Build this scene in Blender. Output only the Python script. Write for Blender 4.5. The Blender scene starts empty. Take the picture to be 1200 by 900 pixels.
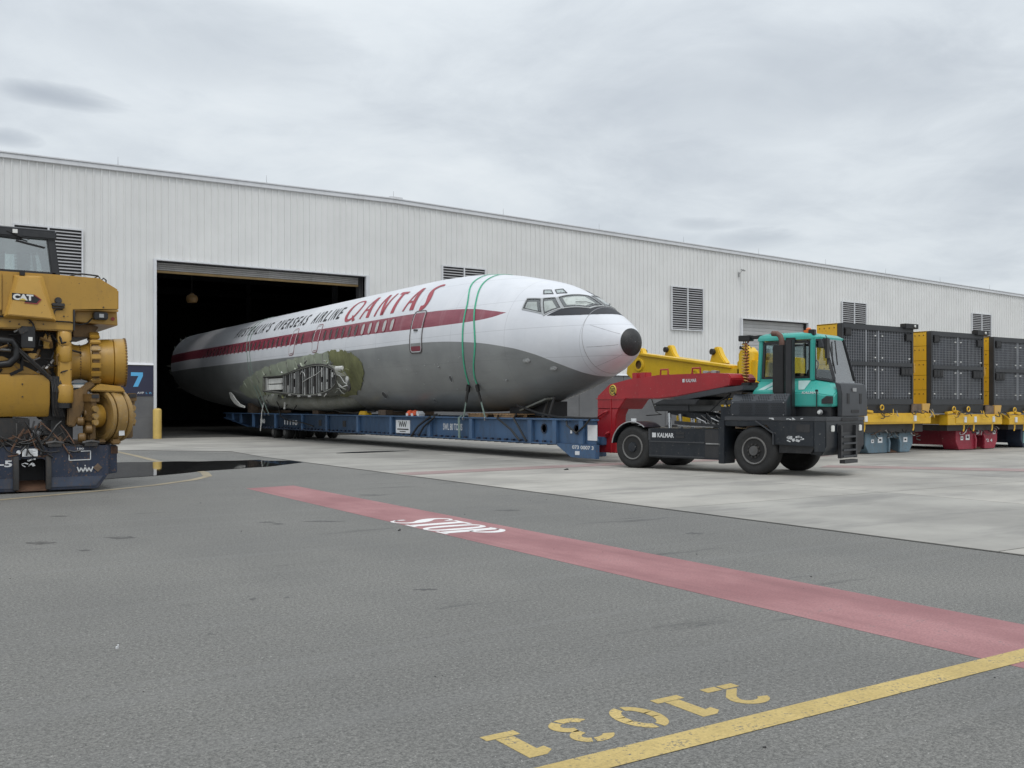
import bpy, bmesh, math, random
from mathutils import Matrix, Vector
R = math.radians
random.seed(7)
SC = bpy.context.scene
COL = SC.collection

# ------------------------------------------------------------------ camera
cam_d = bpy.data.cameras.new("camera")
cam = bpy.data.objects.new("camera", cam_d); COL.objects.link(cam)
cam.location = (0, 0, 1.37)
cam.rotation_euler = (R(90), 0, -math.atan2(.5466, .8374))
cam_d.sensor_width = 36.0; cam_d.lens = 36.0 * 1150 / 1200
cam_d.shift_y = 26 / 1200
cam_d.clip_start = .05; cam_d.clip_end = 3000
SC.camera = cam

# ------------------------------------------------------------------ world: overcast sky
SUN_EL, SUN_AZ = 58, 205
world = bpy.data.worlds.new("World"); SC.world = world; world.use_nodes = True
nt = world.node_tree; nt.nodes.clear()
def wn(t, **k):
    n = nt.nodes.new(t)
    for a, b in k.items(): setattr(n, a, b)
    return n
def wl(a, b): nt.links.new(a, b)
def wmath(op, a, b=None, c=None, clamp=False):
    n = wn('ShaderNodeMath', operation=op); n.use_clamp = clamp
    for i, q in enumerate((a, b, c)):
        if q is None: continue
        if isinstance(q, (int, float)): n.inputs[i].default_value = q
        else: wl(q, n.inputs[i])
    return n.outputs[0]
out = wn('ShaderNodeOutputWorld'); bg = wn('ShaderNodeBackground')
sky = wn('ShaderNodeTexSky', sky_type='NISHITA'); sky.sun_disc = False
sky.sun_elevation = R(SUN_EL); sky.sun_rotation = R(SUN_AZ)
tc = wn('ShaderNodeTexCoord'); sx = wn('ShaderNodeSeparateXYZ'); wl(tc.outputs['Generated'], sx.inputs[0])
zc = wmath('MAXIMUM', sx.outputs[2], 0.0); zz = wmath('ADD', zc, .16)
cx = wmath('DIVIDE', sx.outputs[0], zz); cy = wmath('DIVIDE', sx.outputs[1], zz)
cv = wn('ShaderNodeCombineXYZ'); wl(cx, cv.inputs[0]); wl(cy, cv.inputs[1])
def wnoise(scale, det, rough, off=0.0, dist=0.0):
    m = wn('ShaderNodeMapping'); m.inputs['Location'].default_value = (off, off * .7, off * .3)
    wl(cv.outputs[0], m.inputs[0])
    n = wn('ShaderNodeTexNoise'); n.inputs['Scale'].default_value = scale; n.inputs['Detail'].default_value = det
    n.inputs['Roughness'].default_value = rough; n.inputs['Distortion'].default_value = dist
    wl(m.outputs[0], n.inputs['Vector']); return n.outputs['Fac']
big = wnoise(.55, 4, .5, 3.1, .3); mid = wnoise(1.5, 7, .58, 8.3, .5); fine = wnoise(3.4, 6, .6, 1.7, .6)
s = wmath('MULTIPLY_ADD', big, .62, wmath('MULTIPLY_ADD', mid, .46, wmath('MULTIPLY', fine, .22)))
ramp = wn('ShaderNodeValToRGB'); wl(s, ramp.inputs[0])
e = ramp.color_ramp.elements
e[0].position = .47; e[0].color = (5.6, 6.08, 6.6, 1)
e[1].position = .80; e[1].color = (8.4, 8.82, 9.05, 1)
m_ = e.new(.63); m_.color = (7.15, 7.65, 8.05, 1)
# torn darker scraps of cloud
cols = ramp.outputs[0]
def scrap(px, py, wa, we, amt):
    global cols
    u = (px - 600) / 1150.; v = -(py - 476) / 1150.
    d = Vector((u * .8374 + .5466, -u * .5466 + .8374, v)).normalized()
    az = Vector((d.y, -d.x, 0)).normalized(); up = az.cross(d)
    def dot(vec):
        n = wn('ShaderNodeVectorMath', operation='DOT_PRODUCT'); wl(tc.outputs['Generated'], n.inputs[0])
        n.inputs[1].default_value = vec; return n.outputs['Value']
    nz = wmath('SUBTRACT', fine, .5)
    nz2 = wmath('SUBTRACT', mid, .5)
    a = wmath('MULTIPLY_ADD', nz, 1.4, wmath('DIVIDE', dot(az), wa))
    b = wmath('MULTIPLY_ADD', nz2, 2.0, wmath('DIVIDE', dot(up), we))
    r2 = wmath('ADD', wmath('MULTIPLY', a, a), wmath('MULTIPLY', b, b))
    f = wmath('MULTIPLY', wmath('SUBTRACT', 1.0, r2, clamp=True), wmath('GREATER_THAN', dot(d), 0))
    mx = wn('ShaderNodeMix', data_type='RGBA', blend_type='MULTIPLY')
    wl(wmath('MULTIPLY', f, amt), mx.inputs[0]); wl(cols, mx.inputs[6]); mx.inputs[7].default_value = (.58, .60, .64, 1)
    cols = mx.outputs[2]
scrap(60, 112, .062, .013, .75); scrap(15, 163, .03, .009, .6)
scrap(885, 280, .060, .012, .45); scrap(825, 262, .035, .007, .35); scrap(270, 40, .16, .05, .35); scrap(1010, 90, .2, .05, .25)
mixs = wn('ShaderNodeMix', data_type='RGBA'); mixs.inputs[0].default_value = .93
wl(sky.outputs[0], mixs.inputs[6]); wl(cols, mixs.inputs[7])
# an overcast sky is brighter overhead than at the horizon
zen = wmath('MULTIPLY_ADD', wmath('MULTIPLY', zc, zc), .9, 1.0)
mul = wn('ShaderNodeVectorMath', operation='SCALE'); wl(mixs.outputs[2], mul.inputs[0]); wl(zen, mul.inputs[3])
wl(mul.outputs[0], bg.inputs[0]); bg.inputs[1].default_value = .10
wl(bg.outputs[0], out.inputs[0])
# ------------------------------------------------------------------ sun (veiled by cloud)
sl = bpy.data.lights.new("sun", 'SUN'); sl.energy = 1.0; sl.angle = R(22); sl.color = (1, .97, .93)
sun = bpy.data.objects.new("sun", sl); COL.objects.link(sun)
az_ = R(SUN_AZ)
sd = Vector((math.sin(az_) * math.cos(R(SUN_EL)), math.cos(az_) * math.cos(R(SUN_EL)), math.sin(R(SUN_EL))))
sun.rotation_euler = (-sd).to_track_quat('-Z', 'Y').to_euler(); sun.location = (0, 0, 60)
SC.view_settings.view_transform = 'Standard'; SC.view_settings.look = 'None'
SC.view_settings.exposure = 0.0; SC.view_settings.gamma = 1.0; SC.view_settings.use_curve_mapping = False

# ------------------------------------------------------------------ materials
class NT:
    def __init__(s, name):
        s.m = bpy.data.materials.new(name); s.m.use_nodes = True; s.t = s.m.node_tree
        s.b = s.t.nodes['Principled BSDF']; s.o = s.t.nodes['Material Output']
        s.tc = s.t.nodes.new('ShaderNodeTexCoord')
    def n(s, t, **k):
        q = s.t.nodes.new(t)
        for a, b in k.items(): setattr(q, a, b)
        return q
    def l(s, a, b): s.t.links.new(a, b)
    def math(s, op, a, b=None, c=None, clamp=False):
        q = s.n('ShaderNodeMath', operation=op); q.use_clamp = clamp
        for i, v in enumerate((a, b, c)):
            if v is None: continue
            if isinstance(v, (int, float)): q.inputs[i].default_value = v
            else: s.l(v, q.inputs[i])
        return q.outputs[0]
    def noise(s, scale, det=4, rough=.55, sc=(1, 1, 1), loc=(0, 0, 0), coord='Object', dist=0.0):
        mp = s.n('ShaderNodeMapping'); mp.inputs['Scale'].default_value = sc; mp.inputs['Location'].default_value = loc
        s.l(s.tc.outputs[coord], mp.inputs[0])
        q = s.n('ShaderNodeTexNoise'); q.inputs['Scale'].default_value = scale; q.inputs['Detail'].default_value = det
        q.inputs['Roughness'].default_value = rough; q.inputs['Distortion'].default_value = dist
        s.l(mp.outputs[0], q.inputs['Vector']); return q.outputs['Fac']
    def step(s, x, a, b):
        q = s.n('ShaderNodeMapRange'); q.interpolation_type = 'SMOOTHSTEP'
        s.l(x, q.inputs[0]); q.inputs[1].default_value = a; q.inputs[2].default_value = b
        return q.outputs[0]
    def mix(s, f, a, b, bt='MIX'):
        q = s.n('ShaderNodeMix', data_type='RGBA', blend_type=bt)
        for i, v in ((0, f), (6, a), (7, b)):
            if isinstance(v, (int, float)): q.inputs[i].default_value = v
            elif isinstance(v, tuple): q.inputs[i].default_value = (*v[:3], 1)
            else: s.l(v, q.inputs[i])
        return q.outputs[2]
    def bump(s, h, strength=.3, dist=.02):
        q = s.n('ShaderNodeBump'); q.inputs['Strength'].default_value = strength; q.inputs['Distance'].default_value = dist
        s.l(h, q.inputs['Height']); s.l(q.outputs[0], s.b.inputs['Normal'])
    def fin(s, col, rough=.5, metal=0., spec=.5):
        if isinstance(col, tuple): s.b.inputs['Base Color'].default_value = (*col[:3], 1)
        else: s.l(col, s.b.inputs['Base Color'])
        if isinstance(rough, (int, float)): s.b.inputs['Roughness'].default_value = rough
        else: s.l(rough, s.b.inputs['Roughness'])
        s.b.inputs['Metallic'].default_value = metal; s.b.inputs['Specular IOR Level'].default_value = spec
        return s.m
def mulc(c, k): return tuple(min(1, x * k) for x in c)
def paint(name, c, rough=.45, metal=0., var=.15, dirt=.35, dirtc=(.10, .085, .07), streak=True, scale=2.0, chips=0.0, chipc=(.12, .07, .045), bump=.08, spec=.5):
    t = NT(name)
    n1 = t.noise(scale, 5); n2 = t.noise(scale * 5.2, 6, .65, sc=(1, 1, .3 if streak else 1), loc=(3, 1, 7))
    col = t.mix(t.step(n1, .3, .75), mulc(c, 1 - var), mulc(c, 1 + var * .6))
    d = t.math('MULTIPLY', t.step(n2, .46, .80), dirt)
    col = t.mix(d, col, dirtc)
    if chips:
        n3 = t.noise(scale * 14, 6, .7, loc=(9, 2, 4))
        col = t.mix(t.step(n3, .66 - chips * .1, .70 - chips * .1), col, chipc)
    rg = t.math('MULTIPLY_ADD', n2, .3, max(.03, rough - .12))
    if bump: t.bump(t.noise(scale * 9, 4, .6), bump, .01)
    return t.fin(col, rg, metal, spec)
M = {}
M['clad'] = paint('cladding_paint', (.715, .715, .705), .42, 0, .05, .12, (.42, .41, .40), True, .5, 0, bump=.03)
M['clad_trim'] = paint('trim_paint', (.66, .67, .69), .4, 0, .05, .2, (.3, .29, .28), True, .8, 0, bump=.02)
M['clad_back'] = paint('wall_core', (.30, .30, .31), .7)
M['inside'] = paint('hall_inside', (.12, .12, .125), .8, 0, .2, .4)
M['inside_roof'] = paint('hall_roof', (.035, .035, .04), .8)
M['grey_metal'] = paint('grey_door_metal', (.40, .39, .38), .5, 0, .1, .35, (.16, .14, .12))
M['door2'] = paint('grey_roller_curtain', (.42, .42, .42), .5, 0, .06, .15, (.3, .29, .28))
M['ochre'] = paint('ochre_rail', (.30, .20, .08), .6)
M['dark_slot'] = paint('dark_recess', (.03, .03, .032), .7, 0, .2, .2)
M['louver'] = paint('louver_blade', (.40, .40, .41), .5, 0, .06, .2, (.2, .19, .18))
M['bollard'] = paint('bollard_yellow', (.66, .46, .13), .5, 0, .1, .35, (.25, .2, .13), chips=.3)
M['navy_sign'] = paint('navy_sign', (.028, .030, .062), .5, 0, .08, .1, streak=False)
M['sky_blue'] = paint('blue_print', (.11, .43, .74), .55, 0, .04, .05, streak=False)
M['white_print'] = paint('white_print', (.62, .63, .64), .55, 0, .05, .15, streak=False)
M['black_print'] = paint('black_print', (.012, .012, .014), .55, 0, .1, .1, (.3, .3, .3), streak=False)
M['red_print'] = paint('maroon_print', (.30, .045, .07), .5, 0, .2, .45, (.55, .40, .42), streak=True, scale=1.6)
M['red_letter'] = paint('red_letter_paint', (.36, .045, .065), .5, 0, .15, .3, (.50, .25, .27), streak=True, scale=1.6)
M['asph_dark'] = paint('dark_patch', (.06, .06, .06), .8)
M['cat_y'] = paint('ochre_machine_paint', (.43, .245, .040), .33, 0, .10, .30, (.20, .12, .05), True, 1.6, .25, (.12, .07, .03), bump=.05)
M['cat_light'] = paint('ochre_panel_paint', (.57, .335, .075), .33, 0, .08, .2, (.3, .2, .08), True, 1.6, .1, bump=.03)
M['cat_dark'] = paint('greasy_ochre_paint', (.17, .095, .028), .5, 0, .3, .6, (.05, .035, .02), True, 3.0, .5, (.03, .02, .015), bump=.2)
M['cat_worn'] = paint('scuffed_yellow_steel', (.34, .21, .065), .42, .1, .2, .55, (.16, .11, .06), True, 2.6, .6, (.28, .26, .22), bump=.12)
M['mod_y'] = paint('yellow_module_paint', (.72, .43, .025), .36, 0, .07, .22, (.30, .18, .03), True, 1.2, .1, bump=.03)
M['frame_y'] = paint('yellow_frame_paint', (.78, .50, .025), .32, 0, .08, .25, (.3, .18, .03), True, 1.3, .15, bump=.04)
M['dark_iron'] = paint('dark_iron', (.035, .034, .034), .5, .1, .3, .5, (.09, .065, .045), True, 3, .3)
M['rust'] = paint('rusty_iron', (.14, .075, .045), .75, 0, .35, .5, (.05, .035, .03), True, 4, 0, bump=.3)
M['black'] = paint('black_plastic', (.012, .012, .013), .4, 0, .2, .2, (.05, .045, .04), False)
M['cab_black'] = paint('black_cab_paint', (.022, .023, .026), .33, 0, .15, .3, (.08, .075, .07), True)
M['rubber'] = paint('tyre_rubber', (.016, .016, .016), .7, 0, .2, .45, (.055, .05, .045), False, 3, 0, bump=.25)
M['rim'] = paint('dark_rim', (.10, .10, .10), .5, .2, .2, .6, (.11, .09, .07), False, 5)
M['tug_dark'] = paint('charcoal_tug_paint', (.014, .018, .024), .30, 0, .15, .3, (.055, .052, .048), True, 1.6, .15, (.25, .24, .22))
M['tug_mid'] = paint('charcoal_grille', (.045, .048, .054), .5, 0, .15, .3, (.09, .085, .08), True, 2)
M['teal'] = paint('teal_paint', (.042, .35, .295), .28, 0, .06, .18, (.2, .32, .28), True, 1.6, .0, bump=.02)
M['pale_teal'] = paint('pale_stripe', (.42, .58, .56), .4, 0, .05, .1)
M['red'] = paint('red_gooseneck_paint', (.38, .017, .024), .34, 0, .12, .25, (.14, .025, .03), True, 1.5, .3, (.30, .16, .14), bump=.05)
M['rim_edge'] = paint('pale_rim_edge', (.20, .195, .19), .5, .3, .2, .5, (.12, .1, .08), False, 5)  # outer rim ring, paler than the hub set inside it
M['chrome'] = paint('chrome_rod', (.65, .66, .68), .18, .9, .05, .1)
M['steel'] = paint('bare_steel', (.42, .42, .42), .38, .8, .2, .5, (.12, .1, .08), True, 3)
M['rib_dull'] = paint('dull_rib_metal', (.26, .265, .26), .45, .3, .25, .5, (.10, .10, .08), True, 3)
M['tug_box'] = paint('engine_box_paint', (.030, .034, .041), .38, 0, .15, .3, (.07, .066, .06), True, 2)
M['asph_damp'] = paint('damp_asphalt', (.085, .083, .078), .6, 0, .4, .5, (.13, .128, .12), False, 9)
M['alu'] = paint('bright_rib_metal', (.62, .62, .60), .38, .55, .12, .4, (.2, .18, .15), True, 3)
M['blue'] = paint('blue_trailer_paint', (.060, .125, .235), .45, 0, .16, .5, (.05, .05, .055), True, 1.2, .35, (.14, .08, .05), bump=.06)
M['navy'] = paint('navy_trailer_paint', (.017, .028, .056), .45, 0, .25, .5, (.10, .075, .06), True, 1.8, .7, (.13, .075, .045), bump=.1)
M['bluegrey'] = paint('bluegrey_trailer_paint', (.12, .19, .24), .5, 0, .2, .55, (.16, .15, .14), True, 1.8, .6, (.12, .08, .06), bump=.1)
M['crimson'] = paint('crimson_trailer_paint', (.30, .022, .045), .48, 0, .14, .4, (.16, .05, .05), True, 1.6, .4, (.35, .22, .2), bump=.06)
M['midnight'] = paint('midnight_trailer_paint', (.020, .032, .060), .5, 0, .2, .4, (.06, .055, .05), True, 1.8, .4)
M['green_face'] = paint('seagreen_plate', (.16, .30, .30), .5, 0, .2, .4)
M['wood'] = paint('dunnage_timber', (.36, .22, .11), .75, 0, .3, .5, (.12, .08, .05), False, 6, 0, bump=.25)
M['oldwood'] = paint('weathered_timber', (.17, .12, .085), .8, 0, .35, .5, (.05, .04, .03), False, 5, 0, bump=.25)
M['grille'] = paint('dark_grille_frame', (.032, .034, .038), .45, 0, .1, .25, (.1, .095, .09))
M['wire'] = paint('grille_wire', (.30, .31, .33), .42, .3, .1, .2, (.1, .1, .1), False)
M['vent_black'] = paint('vent_black', (.006, .006, .007), .5, 0, .1, .1)
M['core'] = paint('radiator_core', (.020, .026, .040), .5, .2, .6, .6, (.10, .085, .08), True, 1.1)
M['lamp_orange'] = paint('amber_lens', (.75, .16, .03), .25, 0, .1, .05)
M['lamp_white'] = paint('lamp_lens', (.75, .75, .72), .15, 0, .1, .05)
M['orange'] = paint('orange_cloth', (.80, .13, .05), .7, 0, .1, .1)
M['rope'] = paint('webbing_green', (.06, .42, .25), .6, 0, .15, .3, (.1, .3, .2), False, 6)
M['rope_old'] = paint('faded_webbing', (.22, .30, .26), .7, 0, .2, .4, (.2, .2, .18), False, 6)
M['coil'] = paint('orange_air_hose', (.42, .13, .05), .5, 0, .2, .3)
M['coily'] = paint('yellow_air_hose', (.55, .35, .06), .5, 0, .2, .3)
M['primer'] = paint('green_primer_skin', (.33, .36, .28), .55, .0, .25, .8, (.20, .22, .17), True, 1.6, .5, (.33, .35, .31), bump=.25)
M['olive'] = paint('olive_primer_skin', (.17, .175, .072), .6, 0, .3, .7, (.10, .095, .05), True, 2.2, .4, (.30, .30, .25), bump=.25)
M['fairing'] = paint('scuffed_fairing', (.22, .225, .20), .55, 0, .3, .7, (.13, .12, .06), True, 1.2, .4, (.5, .5, .47), bump=.1)
M['dirty_white'] = paint('dirty_white_panel', (.68, .68, .65), .55, 0, .15, .5, (.28, .26, .2), True, 2)
M['pane_dark'] = paint('window_pane_dark', (.10, .085, .085), .22, 0, .4, .5, (.2, .13, .13), False, 9)
M['pane_lit_through'] = paint('window_pane_lit_through', (.50, .50, .49), .25, 0, .25, .4, (.3, .25, .25), False, 9)  # light through the cabin from the far windows, put into the colour
M['pane_inside'] = paint('dim_cockpit', (.10, .105, .105), .6, 0, .2, .1)
M['navy_worn'] = paint('worn_navy_strip', (.045, .060, .095), .5, 0, .25, .6, (.10, .08, .065), True, 2.5, .5)
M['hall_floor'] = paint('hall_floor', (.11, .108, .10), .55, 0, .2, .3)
M['win_frame'] = paint('window_frame_metal', (.42, .43, .43), .4, .35, .1, .3, (.2, .2, .2), False)
M['gasket'] = paint('window_gasket', (.06, .062, .065), .5)
M['nosecap'] = paint('black_nose_cap', (.020, .020, .021), .50, 0, .35, .45, (.09, .09, .09), False, 4, .2, (.25, .25, .25))
M['seam'] = paint('seam_line', (.36, .36, .37), .6)
M['antiglare'] = paint('antiglare_paint', (.022, .024, .03), .6, 0, .1, .2)
M['maroon_door'] = paint('maroon_door_sill', (.22, .035, .055), .5)
M['paper'] = paint('paper_label', (.72, .73, .74), .6, 0, .05, .25, (.3, .3, .3), False, 8)
M['copper'] = paint('rusty_exhaust_pipe', (.16, .085, .065), .6, .2, .2, .4)
M['seat'] = paint('cab_interior', (.05, .05, .052), .7)
M['yellow_badge'] = paint('yellow_badge', (.70, .52, .08), .5)
M['logo_red'] = paint('logo_red', (.30, .04, .04), .5)

def glass(name, tint, refl=.12, rough=.02):
    t = NT(name); t.t.nodes.remove(t.b)
    tr = t.n('ShaderNodeBsdfTransparent'); tr.inputs[0].default_value = (*tint, 1)
    gl = t.n('ShaderNodeBsdfGlossy'); gl.inputs[0].default_value = (1, 1, 1, 1); gl.inputs[1].default_value = rough
    fr = t.n('ShaderNodeLayerWeight'); fr.inputs[0].default_value = .35
    f = t.math('MULTIPLY_ADD', fr.outputs['Fresnel'], .75, refl, clamp=True)
    mx = t.n('ShaderNodeMixShader'); t.l(f, mx.inputs[0]); t.l(tr.outputs[0], mx.inputs[1]); t.l(gl.outputs[0], mx.inputs[2])
    t.l(mx.outputs[0], t.o.inputs[0]); return t.m
M['glass'] = glass('cab_glass', (.84, .90, .90), .04)
M['glass_grey'] = glass('tinted_cab_glass', (.68, .75, .75), .22)
M['glass_hazy'] = glass('hazy_screen_glass', (.42, .46, .47), .20, .05)
M['glass_air'] = glass('cockpit_glass', (.86, .90, .90), .06, .03)

def ground_mats():
    # asphalt
    t = NT('asphalt')
    big = t.noise(.16, 5, .6); med = t.noise(.9, 6, .62, loc=(4, 2, 0), sc=(1, .45, 1)); sp = t.noise(85, 3, .75); sp2 = t.noise(210, 2, .7, loc=(3, 3, 0))
    sp3 = t.noise(38, 2, .6, loc=(6, 1, 0)); stone = t.math('ADD', t.math('MULTIPLY', sp, .5), t.math('ADD', t.math('MULTIPLY', sp2, .25), t.math('MULTIPLY', sp3, .25)))
    c = t.mix(t.step(stone, .40, .60), (.085, .0835, .078), (.235, .230, .214))
    c = t.mix(t.step(t.noise(62, 1, .5, loc=(1, 5, 0)), .70, .74), c, (.36, .35, .33))
    k = t.math('MULTIPLY_ADD', big, .55, t.math('MULTIPLY', med, .45))
    c = t.mix(1.0, c, t.mix(t.step(k, .35, .68), (.86, .86, .86), (1.12, 1.115, 1.10)), 'MULTIPLY')
    st = t.math('MULTIPLY', t.step(t.noise(1.1, 6, .68, sc=(.3, 1.6, 1), loc=(7, 3, 0)), .60, .68), .5)
    dk = t.math('MULTIPLY', t.step(t.noise(5.5, 5, .7, loc=(2, 9, 0)), .66, .76), .35); c = t.mix(dk, c, (.06, .06, .058))
    gro = t.n('ShaderNodeMapping'); gro.inputs['Rotation'].default_value = (0, 0, .35); gro.inputs['Scale'].default_value = (.06, 3.2, 1); t.l(t.tc.outputs['Object'], gro.inputs[0]); gn_ = t.n('ShaderNodeTexNoise'); gn_.inputs['Scale'].default_value = 2.0; gn_.inputs['Detail'].default_value = 5; t.l(gro.outputs[0], gn_.inputs['Vector'])
    c = t.mix(t.math('MULTIPLY', t.step(gn_.outputs['Fac'], .50, .68), .22), c, (.20, .198, .19))
    c = t.mix(st, c, (.045, .045, .045))
    t.bump(stone, .8, .012)
    M['asphalt'] = t.fin(c, t.math('MULTIPLY_ADD', med, .25, .66))
    # concrete slabs
    t = NT('concrete')
    big = t.noise(.35, 6, .62, coord='Object'); f = t.noise(30, 4, .7); st = t.noise(.8, 6, .65, sc=(.35, 1.2, 1), loc=(5, 1, 0))
    inf = t.n('ShaderNodeObjectInfo')
    c = t.mix(t.step(big, .3, .7), (.27, .258, .234), (.43, .412, .372))
    c = t.mix(t.math('MULTIPLY', t.step(st, .47, .68), .6), c, (.185, .178, .168))
    c = t.mix(t.math('MULTIPLY', f, .25), c, (.24, .235, .225))
    c = t.mix(1.0, c, t.mix(inf.outputs['Random'], (.90, .90, .90), (1.06, 1.05, 1.04)), 'MULTIPLY')
    t.bump(f, .2, .004)
    M['concrete'] = t.fin(c, .8)
    t = NT('precast_concrete')
    s_ = t.n('ShaderNodeSeparateXYZ'); t.l(t.tc.outputs['Object'], s_.inputs[0])
    fr = t.math('FRACT', t.math('MULTIPLY', s_.outputs[2], 4.6))
    gr = t.math('LESS_THAN', fr, .08)
    big = t.noise(.7, 5, .6); f = t.noise(22, 4, .7)
    c = t.mix(t.step(big, .3, .7), (.120, .121, .126), (.155, .156, .160))
    c = t.mix(t.math('MULTIPLY', f, .3), c, (.10, .10, .104))
    t.bump(t.math('SUBTRACT', t.math('MULTIPLY', f, .3), gr), .5, .01)
    M['precast'] = t.fin(c, .82)
    # worn road paint: colour over asphalt, showing the stones through
    def road(name, ca, cb, wear, lo=.09, mot=.3):
        t = NT(name)
        a = t.noise(1.3, 6, .62, sc=(1, .5, 1)); sp = t.noise(60, 4, .75); b = t.noise(7, 5, .7, loc=(2, 8, 0))
        c = t.mix(t.step(a, .3, .7), ca, cb)
        tr_ = t.noise(1.6, 5, .6, sc=(2.2, .10, 1), loc=(4, 4, 0)); c = t.mix(t.math('MULTIPLY', t.step(tr_, .5, .72), .4), c, mulc(ca, .62))
        c = t.mix(t.math('MULTIPLY', t.step(sp, .35, .7), mot), c, mulc(ca, .55))
        w = t.math('ADD', t.math('MULTIPLY', sp, .45), t.math('ADD', t.math('MULTIPLY', b, .3), t.math('MULTIPLY', a, .25)))
        c = t.mix(t.step(w, wear, wear + .04), c, (lo, lo, lo * .98))
        t.bump(sp, .4, .005)
        return t.fin(c, .72)
    M['pink'] = road('red_lane_paint', (.275, .118, .122), (.41, .20, .20), .575, .13, .5)
    M['pink_faint'] = road('faded_red_lane_paint', (.28, .20, .19), (.34, .24, .225), .54, .29, .15)
    M['road_white'] = road('white_road_paint', (.72, .70, .69), (.80, .79, .78), .62)
    M['road_yellow'] = road('yellow_road_paint', (.44, .325, .115), (.60, .45, .17), .545, .11, .5)
    M['road_yellow2'] = road('faded_yellow_road_paint', (.26, .22, .15), (.36, .30, .20), .58)
    t = NT('puddle_water')
    n = t.noise(2.5, 3); t.bump(n, .02, .01)
    M['water'] = t.fin((.030, .030, .030), .025, 0, .9)
ground_mats()

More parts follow.
